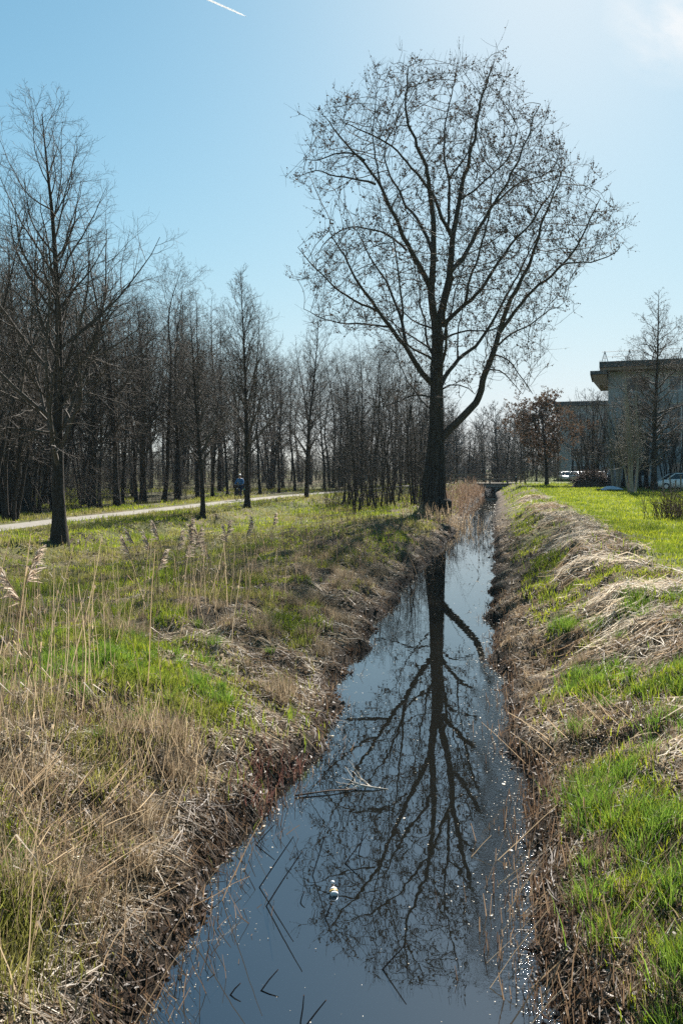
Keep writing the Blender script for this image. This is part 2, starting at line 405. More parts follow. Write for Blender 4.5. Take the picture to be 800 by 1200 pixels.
def make_tree(name, seed, H, r0, t0=.3, n1=30, len1=None, ang1=50, up1=.05, n2=7, rat2=.42, n3=6, rat3=.45, n4=0, wig0=.02, wig=.10,
              lean=(0, 0), bark='bark', twig='twig', buds=0, bud_col=None, bud_size=.05, stems=1, up2=.04, rmin=.004, bare=.0, sway=0):
    rng = np.random.default_rng(seed)
    tb, cb = Buf(), Buf()
    P0 = np.zeros((stems, 3)); D0 = np.tile([lean[0], lean[1], 1.0], (stems, 1)); L0 = np.full(stems, H)
    if stems > 1:
        a = np.arange(stems)*2*np.pi/stems+rng.uniform(0, .8, stems)
        P0[:, 0] = .22*np.cos(a); P0[:, 1] = .22*np.sin(a)
        s = rng.uniform(.06, .22, stems)
        D0[:, 0] += s*np.cos(a); D0[:, 1] += s*np.sin(a); L0 *= rng.uniform(.7, 1.0, stems)
    n0 = 26
    T, TD = paths(rng, P0, D0, L0, n0, wig0, .01 if stems == 1 else .006)
    if sway:
        k = np.linspace(0, 1, n0); T[..., 0] += sway*np.sin(k*6+seed)[None]*k; T[..., 1] += sway*np.cos(k*5+seed)[None]*k
    tr = taper(np.full(stems, r0)*L0/H, n0, .06)
    hh = np.linspace(0, 1, n0)[None]*L0[:, None]
    tr = tr*(1+.55*np.exp(-hh/(r0*2.2)))
    T[:, 0, 2] -= .15
    tb.tubes(T, tr, 10)
    if len1 is None: len1 = lambda t: .30*np.sin(np.pi*np.clip((t-t0)/(1-t0), 0, 1)**.6*.85+.25)
    p, d, l, r = spawn(rng, T, TD, L0, tr, n1, t0, .985, ang1, 9, len1, .55)
    P1, D1 = paths(rng, p, d, l, 9, wig, up1); R1 = taper(np.maximum(r*.9, rmin*2), 9, .15); cb.tubes(P1, R1, 5)
    p, d, l, r = spawn(rng, P1, D1, l, R1, n2, .18, .98, 42, 12, lambda t: rat2*(1.15-.6*t), .6, 4.0)
    P2, D2 = paths(rng, p, d, l, 6, wig*1.3, up2); R2 = taper(np.maximum(r, rmin*1.5), 6, .25); cb.tubes(P2, R2, 4)
    p, d, l, r = spawn(rng, P2, D2, l, R2, n3, .15, 1.0, 42, 14, lambda t: rat3*(1.15-.5*t), .65, 6.0)
    l = np.maximum(l, .14)
    P3, D3 = paths(rng, p, d, l, 4, wig*1.3, up2); R3 = taper(np.maximum(r, rmin), 4, .5); cb.tubes(P3, R3, 3)
    Pl, Dl, Ll, Rl = P3, D3, l, R3
    if n4:
        p, d, l, r = spawn(rng, P3, D3, l, R3, n4, .2, 1.0, 42, 14, lambda t: .6*np.ones_like(t), .8, 7.0)
        l = np.maximum(l, .12)
        P4, D4 = paths(rng, p, d, l, 3, wig, up2); R4 = taper(np.maximum(r*.9, rmin*.8), 3, .6); cb.tubes(P4, R4, 3)
        Pl, Dl, Ll, Rl = P4, D4, l, R4
    res = {'trunk': tb.mesh(name+'_trunk', M[bark]), 'crown': cb.mesh(name+'_crown', M[twig])}
    if buds:
        bb = Buf(); leaf_specks(bb, rng, Pl, buds, bud_size, bud_col); res['foliage'] = bb.mesh(name+'_foliage', M['deadleaf'], False)
    return res
def leaf_specks(bb, rng, P, m, size, cols):
    """small folded leaves or catkins along twigs P (N,n,3)"""
    Np, n, _ = P.shape
    t = rng.uniform(.15, 1, (Np, m)); f = t*(n-1); i = np.minimum(f.astype(int), n-2); u = (f-i)[..., None]; r = np.arange(Np)[:, None]
    c = (P[r, i]*(1-u)+P[r, i+1]*u).reshape(-1, 3)
    K = len(c); a = unit(rng.normal(0, 1, (K, 3))+np.array([0, 0, -.3])); b = unit(np.cross(a, rng.normal(0, 1, (K, 3))))
    s = size*rng.uniform(.5, 1.35, (K, 1))
    nrm = np.cross(a, b)
    v = np.stack([c, c+a*s*.5+b*s*.38+nrm*s*.12, c+a*s, c+a*s*.5-b*s*.38+nrm*s*.12], 1)
    q = np.arange(K*4).reshape(K, 4)
    cc = np.asarray(cols); k = rng.uniform(0, 1, (K, 1)); col = cc[0]*(1-k)+cc[1]*k
    bb.add(v.reshape(-1, 3), [np.stack([q[:, 0], q[:, 1], q[:, 2]], 1), np.stack([q[:, 0], q[:, 2], q[:, 3]], 1)], np.repeat(col, 4, 0))

def place(proto, name, x, y, label, cat='tree', group=None, s=1.0, rz=0.0, sz=1.0, z=None, tilt=(0, 0)):
    zz = float(height(np.array([x]), np.array([y]))[0]) if z is None else z
    o = empty(name, (x, y, zz), rz); o.scale = (s, s, s*sz); o.rotation_euler = (tilt[0], tilt[1], rz)
    tag(o, label, cat, group)
    for k, me in proto.items(): link(k, me, o)
    return o

# ---- the big poplar, its limbs traced and given depth
TY = 41.0
def big_tree():
    rng = np.random.default_rng(11)
    root_xy = at(507, 600, TY)
    zb = float(height(np.array([root_xy[0]]), np.array([TY]))[0])
    PX = TY/F
    def limb(pts, w0, w1, d0, d1):
        """pixel polyline, widths in px at both ends, depth offset at both ends in metres"""
        pts = np.array(pts, float); s = np.concatenate([[0], np.cumsum(np.hypot(*np.diff(pts, axis=0).T))]); T_ = s[-1]
        n = max(4, int(T_*PX/.38)); q = np.linspace(0, T_, n)
        # smooth (Catmull like) resampling
        X = np.interp(q, s, pts[:, 0]); Y_ = np.interp(q, s, pts[:, 1])
        for _ in range(2):
            X[1:-1] = .25*X[:-2]+.5*X[1:-1]+.25*X[2:]; Y_[1:-1] = .25*Y_[:-2]+.5*Y_[1:-1]+.25*Y_[2:]
        X[1:-1] += (fbm(q[1:-1], q[1:-1]*0+pts[0, 1], 16, 91, 2)-.5)*5; Y_[1:-1] += (fbm(q[1:-1], q[1:-1]*0+pts[0, 0], 16, 92, 2)-.5)*5
        u = q/T_; dep = TY+d0+(d1-d0)*u**.85+.12*np.sin(u*7+pts[0, 0])*u
        P = np.stack([(X-400)/F*dep, dep, EYE-(Y_-HOR)/F*dep], 1)
        rad = .5*PX*1.08*(w0+(w1-w0)*u**.8)
        return P, rad
    LIMBS = [  # pts, w0, w1, depth0, depth1
     ([(512,392),(508,370),(506,350),(505,338),(507,320),(507,300),(507,270),(507,250),(504,226),(501,200),(490,174),(480,150),(474,132),(476,105),(478,78)], 9.5, 1.2, 0, -1.0),
     ([(512,392),(515,375),(520,355),(524,340),(527,320),(528,300),(529,276),(536,248),(538,236),(542,214),(548,188),(554,168),(558,150),(562,120),(570,95),(579,72)], 9.5, 1.2, 0, 1.2),
     ([(505,340),(498,323),(490,308),(482,297),(474,283),(468,268),(463,255),(457,246),(452,235),(447,222),(441,210),(434,198),(424,187),(415,179),(404,166),(392,150),(380,136)], 6.5, 1.0, -.1, -4.0),
     ([(507,305),(502,290),(499,272),(480,246),(472,234),(466,218),(456,206),(450,185),(452,165)], 4.5, 1.2, -.3, 3.5),
     ([(529,278),(520,264),(512,240),(504,220),(486,202),(478,190),(460,172),(446,161),(436,158),(418,152),(404,144)], 4.5, 1.0, .4, -2.5),
     ([(524,268),(525,232),(526,210),(520,184),(520,160),(521,140),(526,118),(533,98),(535,78)], 3.8, 1.0, .3, 2.8),
     ([(526,211),(536,192),(546,188),(552,170),(556,140)], 2.4, 1.0, 1.5, 4.5),
     ([(528,318),(541,304),(556,280),(565,256),(580,238),(592,217),(607,187),(619,160),(625,139),(633,122)], 5.5, 1.0, .2, 3.2),
     ([(580,238),(610,211),(631,211),(652,197),(655,180)], 2.4, .9, 1.6, 4.5),
     ([(538,235),(559,220),(580,199),(592,193),(604,172),(606,150)], 2.4, .9, .7, -2.5),
     ([(518,382),(528,370),(544,358),(560,346),(568,330),(580,312),(590,300),(601,280),(622,262),(640,235),(650,215)], 5.2, 1.0, .1, -4.5),
     ([(544,358),(548,330),(554,316),(562,298),(565,280),(574,256),(575,230),(580,205)], 3.2, 1.0, -1.2, -3.8),
     ([(517,450),(528,432),(536,420),(554,410),(568,392),(578,376),(588,354),(598,338),(610,315),(622,290),(640,262)], 5.2, 1.0, 0, 5.0),
     ([(536,420),(536,404),(538,376),(543,362),(541,340)], 2.4, .9, .8, 2.2),
     ([(515,402),(530,391),(544,388),(558,386),(568,391),(580,385),(596,372)], 2.6, .9, .1, -3.5),
     ([(516,514),(532,496),(548,484),(558,474),(564,458),(568,440),(576,420),(584,394),(588,374),(594,356),(603,341),(617,314),(628,289),(631,265),(640,245),(648,225),(658,200)], 9.5, 1.0, 0, -2.5),
     ([(585,390),(610,357),(623,341),(641,327),(655,312),(673,294),(684,273),(695,250),(703,232)], 4.2, 1.0, -1.0, -5.0),
     ([(655,312),(668,305),(686,306),(700,308),(715,302),(726,290)], 2.0, .8, -3.8, -4.6),
     ([(584,404),(601,389),(619,384),(640,366),(660,355)], 2.4, .9, -1.0, 2.0),
     ([(580,416),(592,417),(601,426),(610,440),(617,451),(624,462)], 2.0, .7, -.9, -2.6),
     ([(574,433),(587,432),(596,442),(604,452),(612,462)], 1.8, .7, -.8, .6),
     ([(508,452),(492,436),(482,420),(476,404),(466,394),(452,378),(438,359),(420,332),(409,310),(395,285),(386,270)], 6.8, 1.0, 0, -3.5),
     ([(440,364),(418,355),(393,337),(375,319),(357,303),(349,290)], 2.8, .8, -1.9, -4.5),
     ([(454,383),(431,381),(404,378),(373,375),(356,362)], 2.6, .8, -1.6, 1.0),
     ([(476,404),(471,375),(465,357),(454,332),(440,312),(427,287),(416,268)], 4.2, 1.0, -1.0, 2.5),
     ([(471,375),(469,337),(465,307),(460,276),(456,256)], 2.8, .9, -.6, -4.0),
     ([(509,386),(490,382),(476,370),(468,360),(450,350)], 2.6, .8, 0, 4.0),
     ([(509,412),(488,398),(478,390),(462,382),(446,362)], 2.8, .8, 0, 5.5),
     ([(509,424),(494,412),(482,410),(470,398),(460,376)], 3.0, .8, 0, -6.0),
     ([(507,466),(492,465),(484,459),(476,462),(474,470),(452,476),(430,477)], 2.4, .8, 0, -1.8),
     ([(507,482),(494,474),(486,458),(468,432),(466,412),(450,405)], 2.0, .7, 0, 1.4),
     ([(476,293),(463,282),(449,272),(429,266),(409,266),(388,273),(377,289),(368,300)], 2.8, .8, -.9, 2.5),
     ([(440,216),(420,210),(404,209),(384,203),(370,197),(352,206)], 2.4, .8, -2.6, -4.0),
     ([(427,188),(415,177),(384,182),(368,194),(356,186)], 2.2, .8, -3.0, -1.5),
     ([(452,236),(442,205),(441,180),(436,160),(440,130),(442,105)], 2.2, .8, -2.4, .5),
     ([(518,456),(530,448),(540,449),(550,456),(556,462)], 2.2, .9, .2, -1.8),
     ([(513,420),(520,398),(530,360),(536,330),(548,296)], 3.5, .9, .3, 6.5),
     ([(511,430),(500,400),(495,362),(488,330),(484,300)], 3.5, .9, .3, 6.5),
     ([(513,440),(524,405),(520,365),(530,325),(525,290)], 3.8, .9, -.3, -6.5),
    ]
    # trunk
    tp = [(507,602),(507,590),(507,575),(508,560),(509,540),(510,520),(511,500),(511,480),(511,460),(511,440),(512,420),(512,405),(512,388)]
    tw = [33, 27, 24.5, 23.5, 21, 18.8, 17.2, 16, 15.2, 14.4, 13.5, 13, 12.2]
    P = np.array([at(a, b, TY) for a, b in tp]); P[0, 2] = zb-.2
    Q = np.linspace(0, len(P)-1, 60); TP = np.stack([np.interp(Q, np.arange(len(P)), P[:, i]) for i in range(3)], 1)
    TR = .5*PX*np.interp(Q, np.arange(len(P)), tw)
    k = 40; a = np.arange(k)*2*np.pi/k
    hgt = TP[:, 2]-zb
    # buttressed, furrowed cross section
    fl = 1+.10*np.exp(-hgt/1.2)[:, None]*(1+np.cos(a*5+.6)[None])+.035*np.sin(a*9+1.0+hgt[:, None]*.25)+.03*np.sin(a*16+hgt[:, None]*.5)
    ring = TP[:, None, :]+np.stack([np.cos(a)[None]*TR[:, None]*fl, np.sin(a)[None]*TR[:, None]*fl, np.zeros_like(fl)], -1)
    idx = np.arange(60*k).reshape(60, k); j2 = np.roll(np.arange(k), -1)
    tb = Buf(); tb.add(ring.reshape(-1, 3), [np.stack([idx[:-1], idx[:-1][:, j2], idx[1:][:, j2], idx[1:]], -1).reshape(-1, 4)])
    base = Vector((root_xy[0], TY, zb)); off = np.array(base)
    root = empty('poplar_tree', base)
    tag(root, 'tallest bare tree with thick furrowed trunk on the water bank', 'tree')
    for b in tb.v: b -= off.astype(np.float32)
    link('trunk', tb.mesh('poplar_trunk', M['bark_big']), root)
    nodes = []; par = []; own = []
    def addchain(P, rad):
        st = len(nodes)
        for i in range(len(P)): nodes.append(P[i]); own.append(rad[i])
    tr_sel = [i for i in range(len(TP)) if hgt[i] > 4.6 and i % 2 == 0]
    addchain(TP[tr_sel], TR[tr_sel])
    for pts, w0, w1, d0, d1 in LIMBS:
        P, rad = limb(pts, w0, w1, d0, d1)
        b = Buf(); b.tubes(P-off, rad*np.where(np.arange(len(P)) == len(P)-1, .6, 1.0), 9 if w0 > 4 else 6); link('limb', b.mesh('poplar_limb', M['limb']), root)
        addchain(P[2:], rad[2:])
    # crown volume attractors
    poly = np.array([(478,58),(500,78),(530,68),(548,72),(582,58),(600,85),(628,112),(655,150),(664,172),(692,198),(700,225),(728,256),(736,275),(716,306),(690,312),(668,335),(672,362),(648,386),(640,408),(652,425),(628,462),
        (600,462),(575,452),(545,470),(522,474),(500,480),(478,476),(440,480),(452,440),(436,408),(398,392),(368,368),(346,330),(350,300),(338,285),(362,262),(340,214),(348,194),(362,150),(372,128),(402,112),(424,122),(438,78),(458,86)], float)
    def inside(x, y):
        n = len(poly); c = np.zeros(x.shape, bool); j = n-1
        for i in range(n):
            xi, yi = poly[i]; xj, yj = poly[j]
            cnd = ((yi > y) != (yj > y)) & (x < (xj-xi)*(y-yi)/(yj-yi+1e-9)+xi); c ^= cnd; j = i
        return c
    K = 34000
    ax = rng.uniform(325, 755, K); ay = rng.uniform(46, 482, K); dz = rng.uniform(-1, 1, K)
    # half width of crown per row
    ry = np.arange(56, 483, 6); rl = []; rr = []
    for yy in ry:
        xs_ = np.arange(330, 745); m = inside(xs_.astype(float), np.full(xs_.shape, float(yy)))
        rl.append(xs_[m].min() if m.any() else 508); rr.append(xs_[m].max() if m.any() else 512)
    cl = np.interp(ay, ry, rl); cr = np.interp(ay, ry, rr); cx = .5*(cl+cr); hw = .5*(cr-cl)+1e-3
    u = (ax-cx)/hw; dmax = hw*PX*.9*np.sqrt(np.clip(1-u*u, 0, 1)); dmax = np.minimum(dmax, 7.5)+1.8
    an_ = np.arctan2(ay-270, ax-520); fe = .93+.20*(fbm(an_*7+20, an_*0, 1.0, 27, 2)-.25)+rng.exponential(.022, K)
    ok = inside(520+(ax-520)/fe, 270+(ay-270)/fe)
    dep = dz*8.0; ok &= np.abs(dep) < dmax
    # leave uneven gaps
    A = np.stack([(ax-400)/F*(TY+dep), TY+dep, EYE-(ay-HOR)/F*(TY+dep)], 1)
    g = fbm(A[:, 0]+A[:, 1]*.6, A[:, 2]+A[:, 1]*.3, 2.0, 21, 2); ok &= g > .43
    ok &= ~((ay > 425) & (rng.uniform(0, 1, K) < .55))
    A = A[ok]; A = A[rng.permutation(len(A))[:7600]]
    n0 = len(nodes)
    cap = 60000
    pos = np.zeros((cap, 3)); pos[:n0] = np.array(nodes); parent = np.full(cap, -1); cnt = np.zeros(cap, int); cur = n0
    nd = np.full(len(A), 1e9); ni = np.zeros(len(A), int)
    for s0 in range(0, n0, 200):
        D = np.linalg.norm(A[:, None]-pos[None, s0:min(s0+200, n0)], axis=2); j = D.argmin(1); dv = D[np.arange(len(A)), j]
        m = dv < nd; nd[m] = dv[m]; ni[m] = j[m]+s0
    STEP, DI, DK = .30, 3.2, .42
    alive = nd > .25
    for it in range(90):
        act = alive & (nd < DI)
        if not act.any(): break
        dirs = np.zeros((cur, 3)); dv = A[act]-pos[ni[act]]; dv = unit(dv); np.add.at(dirs, ni[act], dv)
        src = np.unique(ni[act]); src = src[cnt[src] < 4]
        if len(src) == 0: break
        dd = unit(unit(dirs[src])+np.array([0, 0, .32])+rng.normal(0, .10, (len(src), 3)))
        new = pos[src]+dd*STEP; m = len(new)
        if cur+m > cap: break
        pos[cur:cur+m] = new; parent[cur:cur+m] = src; cnt[src] += 1
        al = np.where(alive)[0]
        D = np.linalg.norm(A[al][:, None]-new[None], axis=2) if m < 2500 else None
        j = D.argmin(1); dv = D[np.arange(len(al)), j]; mm = dv < nd[al]; nd[al[mm]] = dv[mm]; ni[al[mm]] = j[mm]+cur
        alive &= nd > DK
        cur += m
    # radii
    rad = np.zeros(cur); tip = .0100; e = 2.12; acc = np.zeros(cur)
    kids = [[] for _ in range(cur)]
    for i in range(cur-1, n0-1, -1):
        r_ = max(acc[i], tip**e); rad[i] = r_**(1/e); acc[parent[i]] += r_ ; kids[parent[i]].append(i)
    for i in range(n0): rad[i] = own[i]
    chains = {}
    stack = [(i, c) for i in range(n0) for c in kids[i]]
    while stack:
        p, c = stack.pop(); ch = [p, c]; lim = own[p]*.7 if p < n0 else rad[p]
        while kids[c]:
            ks = sorted(kids[c], key=lambda q: -rad[q]); 
            for q in ks[1:]: stack.append((c, q))
            c = ks[0]; ch.append(c)
        P = pos[ch].copy(); r_ = rad[ch].copy(); r_[0] = min(r_[1]*1.15, lim); r_ = np.minimum(r_, max(lim, tip))
        if len(P) > 3:
            P[1:-1] = .25*P[:-2]+.5*P[1:-1]+.25*P[2:]
        chains.setdefault(len(ch), []).append((P, r_))
    cb = Buf()
    for n_, lst in chains.items():
        P = np.stack([c[0] for c in lst])-off; r_ = np.stack([c[1] for c in lst]); cb.tubes(P, r_, 4 if n_ > 8 else 3)
    # fine twigs at and near the tips
    tips = [i for i in range(n0, cur) if len(kids[i]) == 0]; mid = [i for i in range(n0, cur) if len(kids[i]) > 0 and rad[i] < .03]
    mid = list(rng.permutation(mid)[:int(len(mid)*.5)])
    nt_ = len(tips)*5; src = np.array(tips*5+mid); base_d = unit(pos[src]-pos[parent[src]])
    D = unit(base_d*.7+rng.normal(0, .6, (len(src), 3))+np.array([0, 0, .5]))
    Tw, _ = paths(rng, pos[src]-off, D, rng.uniform(.2, .75, len(src))*(1+.9*(rng.uniform(0, 1, len(src)) < .12)), 4, .10, .14)
    cb.tubes(Tw, np.tile([.0075, .006, .005, .004], (len(src), 1)), 3)
    link('crown', cb.mesh('poplar_crown', M['twig']), root)
    bb = Buf(); kc = Tw[:nt_, 0]; keep = Tw[:nt_][rng.uniform(0, 1, nt_) < .15+.85*sstep(fbm(kc[:, 0]+kc[:, 1]*.5, kc[:, 2]+kc[:, 1]*.4, 1.3, 25, 2), .36, .60)]
    leaf_specks(bb, rng, keep, 4, .090, [(.03, .02, .014), (.085, .055, .036)])
    link('buds', bb.mesh('poplar_buds', M['deadleaf'], False), root)
    print('big tree nodes', cur, 'tips', len(tips), 'twigs', len(src))
    # climbing stems on the trunk
    ib = Buf()
    for i in range(16):
        a0 = rng.uniform(math.pi*1.02, math.pi*1.98); top = rng.uniform(2.0, 6.5); n = 24; t = np.linspace(0, 1, n)
        zz = zb-.05+top*t; rr_ = np.interp(zz, TP[:, 2], TR)*(1.06+.12*np.exp(-(zz-zb)/1.2)*(1+math.cos(a0*5+.6)))+.02
        cx_ = np.interp(zz, TP[:, 2], TP[:, 0]); aa = a0+.10*np.sin(t*5+i)+.12*(t-.5)*rng.normal()
        P = np.stack([cx_+rr_*np.cos(aa), TY+rr_*np.sin(aa), zz], 1)-off
        ib.tubes(P, np.linspace(.035, .012, n)*rng.uniform(.6, 1.1), 5)
    link('climbing_stems', ib.mesh('climbing_stems', M['limb']), root)
    return root, zb
big_root, big_z = big_tree()

# ---- prototypes
PR = {}
prof_round = lambda t0: (lambda t: .34*np.sin(np.pi*np.clip((t-t0)/(1-t0), 0, 1)**.75*.9+.22))
PR['verge_oak'] = make_tree('verge_oak', 3, 13.3, .215, t0=.17, lean=(-.045, 0), n1=42, len1=lambda t: .49*np.clip(1.10-t, .1, .8)*sstep(t, .10, .22)+.05, ang1=43, up1=.15, n2=10, rat2=.42, n3=6, n4=4, wig0=.012, wig=.11, buds=0, bark='bark')
PR['forest_a'] = make_tree('forest_a', 21, 17.0, .19, t0=.20, n1=34, rmin=.006, len1=lambda t: .30*np.sin(np.pi*np.clip((t-.16)/.84, 0, 1)**.8*.85+.35), ang1=56, up1=.07, n2=8, rat2=.46, n3=6, n4=2, wig0=.035, wig=.15, sway=.3)
PR['forest_b'] = make_tree('forest_b', 22, 17.0, .17, t0=.26, n1=30, rmin=.006, len1=lambda t: .31*np.sin(np.pi*np.clip((t-.22)/.78, 0, 1)**.9*.85+.3), ang1=52, up1=.08, n2=8, rat2=.46, n3=6, n4=2, wig0=.04, wig=.16, sway=.45)
PR['forest_c'] = make_tree('forest_c', 23, 16.0, .15, t0=.16, n1=36, rmin=.006, len1=lambda t: .23*np.sin(np.pi*np.clip((t-.12)/.88, 0, 1)**.7*.85+.35), ang1=58, up1=.05, n2=8, rat2=.46, n3=6, n4=2, wig0=.03, wig=.14)
PR['slender'] = make_tree('slender', 31, 12.5, .15, t0=.22, n1=40, len1=lambda t: .32*np.clip(1.06-t, .08, 1)*sstep(t, .15, .35)+.03, ang1=46, up1=.08, n2=8, rat2=.48, n3=6, n4=2, wig0=.015, wig=.11, rmin=.006)
PR['column'] = make_tree('column', 32, 14.0, .16, t0=.16, n1=60, len1=lambda t: .40*np.clip(1.02-t, .06, .8)*sstep(t, .10, .3)+.04, ang1=30, up1=.07, n2=7, rat2=.5, n3=5, n4=2, wig0=.012, wig=.07, up2=.10, rmin=.007)
PR['column_b'] = make_tree('column_b', 33, 14.0, .14, t0=.14, n1=52, len1=lambda t: .36*np.clip(1.02-t, .06, .8)*sstep(t, .10, .3)+.04, ang1=34, up1=.05, n2=7, rat2=.5, n3=5, n4=2, wig0=.015, wig=.08, up2=.08, rmin=.007)
PR['sap_a'] = make_tree('sap_a', 41, 9.0, .055, t0=.12, n1=18, len1=lambda t: .17*np.clip(1.1-t, .1, 1), ang1=42, up1=.05, n2=5, n3=4, n4=2, wig0=.03, wig=.12)
PR['sap_b'] = make_tree('sap_b', 42, 9.0, .048, t0=.10, n1=16, len1=lambda t: .16*np.clip(1.1-t, .1, 1), ang1=46, up1=.05, n2=5, n3=4, n4=2, wig0=.045, wig=.15)
PR['sap_c'] = make_tree('sap_c', 43, 9.0, .06, t0=.2, n1=12, len1=lambda t: .18*np.clip(1.1-t, .1, 1), ang1=38, up1=.07, n2=5, n3=4, n4=2, wig0=.04, wig=.12, stems=3)
PR['coppice'] = make_tree('coppice', 44, 12.0, .10, t0=.2, n1=20, len1=lambda t: .17*np.clip(1.1-t, .1, 1), ang1=42, up1=.05, n2=7, n3=5, n4=2, wig0=.03, wig=.14, stems=6, rmin=.007)
PR['russet'] = make_tree('russet', 51, 9.6, .19, t0=.20, n1=40, len1=lambda t: .50*np.sin(np.pi*np.clip((t-.18)/.82, 0, 1)**.7*.92+.25), ang1=58, up1=.05, n2=9, n3=6, n4=2, wig0=.02, wig=.12, twig='twig', buds=7, bud_col=[(.075, .048, .03), (.19, .12, .075)], bud_size=.14)
PR['alder'] = make_tree('alder', 52, 16.2, .24, t0=.12, n1=80, rmin=.007, len1=lambda t: .40*np.clip(1.02-t, .03, .62)*sstep(t, .02, .3)+.03, ang1=62, up1=.03, n2=9, rat2=.38, n3=7, n4=3, wig0=.012, wig=.10, buds=1, bud_col=[(.04, .03, .022), (.10, .07, .05)], bud_size=.07)
PR['birch'] = make_tree('birch', 53, 9.4, .10, t0=.16, n1=26, len1=lambda t: .27*np.clip(1.08-t, .1, 1), ang1=34, up1=.04, n2=7, rat2=.5, n3=5, n4=2, wig0=.02, wig=.11, stems=6, bark='birch', twig='twig_pale', up2=-.02)
PR['far'] = make_tree('far', 61, 13.0, .20, t0=.25, n1=26, len1=prof_round(.2), ang1=50, up1=.05, n2=8, n3=6, n4=0, wig0=.03, wig=.13, rmin=.012)
PR['far_b'] = make_tree('far_b', 62, 13.0, .18, t0=.22, n1=30, len1=lambda t: .26*np.sin(np.pi*np.clip((t-.15)/.85, 0, 1)**.7*.85+.3), ang1=44, up1=.05, n2=8, n3=6, n4=0, wig0=.04, wig=.15, rmin=.012)

# ---- row of verge trees on the near side of the path
def pxX(px, Y): return (px-400)/F*Y
place(PR['verge_oak'], 'bare_tree', pxX(70, 24.3), 24.3, 'tall bare wide-branched tree on the grassy verge, nearest tree before the gravel path', rz=.6)
place(PR['slender'], 'bare_tree', pxX(238, 37), 37, 'slim bare small-crowned tree on the verge between the widest tree and the cyclist', s=.8, rz=1.0, group='trees along the path verge')
place(PR['column'], 'bare_tree', pxX(290, 44), 44, 'bare upright tree with dense ascending twigs on the verge beside the cyclist', s=.98, rz=2.2, group='trees along the path verge')
place(PR['column_b'], 'bare_tree', pxX(359, 60), 60, 'bare pointed narrow tree on the verge, farthest of the row', s=1.08, rz=.3, group='trees along the path verge')
# front trees of the wood, beyond the path
FW = [  # px, Y, proto, scale, tilt-y, label
 (138, 46, 'forest_a', 1.02, .02, 'dark straight bare tree at the wood edge behind the pale path bend'),
 (192, 57, 'forest_b', 1.04, -.09, 'dark bare tree with trunk leaning left, at the wood edge behind the path'),
 (208, 60, 'forest_a', 1.05, 0.0, 'straight dark bare tree close beside the left-leaning trunk'),
 (249, 66, 'forest_c', .98, 0.0, 'dark bare tree behind the path seen just past the slim verge tree'),
 (277, 72, 'forest_c', .92, .01, 'dark bare tree rising behind the cyclist'),
 (305, 74, 'forest_b', .86, .01, 'dark bare trunk tree behind the path, between cyclist and pointed verge tree'),
 (327, 78, 'forest_c', .88, 0, 'dark straight bare tree behind the path, left of the pointed verge tree'),
]
for px, Y, pr, s, ty, lab in FW:
    place(PR[pr], 'bare_tree', pxX(px, Y), Y, lab, s=s, rz=px*.7, tilt=(0, ty), group='trees at the wood edge')
rng = np.random.default_rng(5)
CP = [(12, 33, 1.0), (-22, 30, 1.1), (40, 40, .95), (-6, 40, 1.15), (66, 46, .9), (98, 52, .9), (26, 52, 1.1), (-40, 46, 1.2)]
for px, Y, s in CP:
    place(PR['coppice'], 'coppice_tree', pxX(px, Y), Y, 'dark many-stemmed coppice tree crowding the wood edge behind the bend of the path', group='coppice trees behind the path bend', s=s, rz=px*.37)
for i, (px, Y, s) in enumerate([(14, 37, 1.0), (108, 46, 1.05), (-30, 34, 1.05), (168, 55, 1.1), (52, 52, 1.15), (232, 78, 1.2)]):
    place(PR['verge_oak'], 'bare_tree', pxX(px, Y), Y, 'bare wide-branched tree at the shaded wood edge behind the path', group='wide-branched trees at the wood edge', s=s, rz=1.3+i*1.9)
# deeper wood: trees nothing tells apart
WG = 'bare trees deep in the shaded wood'
pts = []
def wood_ok(x, y):
    pxp = np.interp(y, PATH[:, 1], PATH[:, 0])
    return x < pxp-4.5 or y > 100
tries = 0
while len(pts) < 104 and tries < 9000:
    tries += 1
    Y = rng.uniform(44, 150); px = rng.uniform(-90, 520); X = pxX(px, Y)
    if not wood_ok(X, Y): continue
    if X > xl(Y)-6: continue
    if any((X-a)**2+(Y-b)**2 < (3.4+.014*Y)**2 for a, b in pts): continue
    pts.append((X, Y))
kinds = ['forest_a', 'forest_b', 'forest_c', 'column_b', 'coppice']
for i, (X, Y) in enumerate(pts):
    px = 400+F*X/Y
    topy = np.interp(px, [-90, 60, 170, 240, 330, 400, 470, 530], [270, 285, 315, 335, 370, 405, 430, 455])+rng.uniform(-5, 60)
    Hh = (HOR-topy)*Y/F+2.4
    k = kinds[int(rng.choice(5, p=[.27, .27, .26, .1, .1]))]
    H0 = {'forest_a': 17, 'forest_b': 17, 'forest_c': 16, 'column_b': 14, 'coppice': 12}[k]
    s = float(np.clip(Hh/H0, .5, 1.35))
    place(PR[k], 'bare_tree', X, Y, 'dark bare tree standing among many others deep in the shaded wood', group=WG, s=s, rz=rng.uniform(0, 6.28), tilt=(rng.normal(0, .025), rng.normal(0, .025)))
n = 0
while n < 18:
    px = rng.uniform(372, 492); Y = rng.uniform(66, 112); X = pxX(px, Y)
    if X > xl(Y)-3 or path_dist(np.array([X]), np.array([Y]))[0][0] < 2.0: continue
    k = ['forest_a', 'forest_b', 'forest_c'][n % 3]; topy = rng.uniform(392, 440)
    place(PR[k], 'bare_tree', X, Y, 'dark bare tree standing among many others deep in the shaded wood', group=WG, s=float(np.clip(((HOR-topy)*Y/F+2.4)/17, .5, 1.35)), rz=rng.uniform(0, 6.28), tilt=(rng.normal(0, .03), rng.normal(0, .03))); n += 1
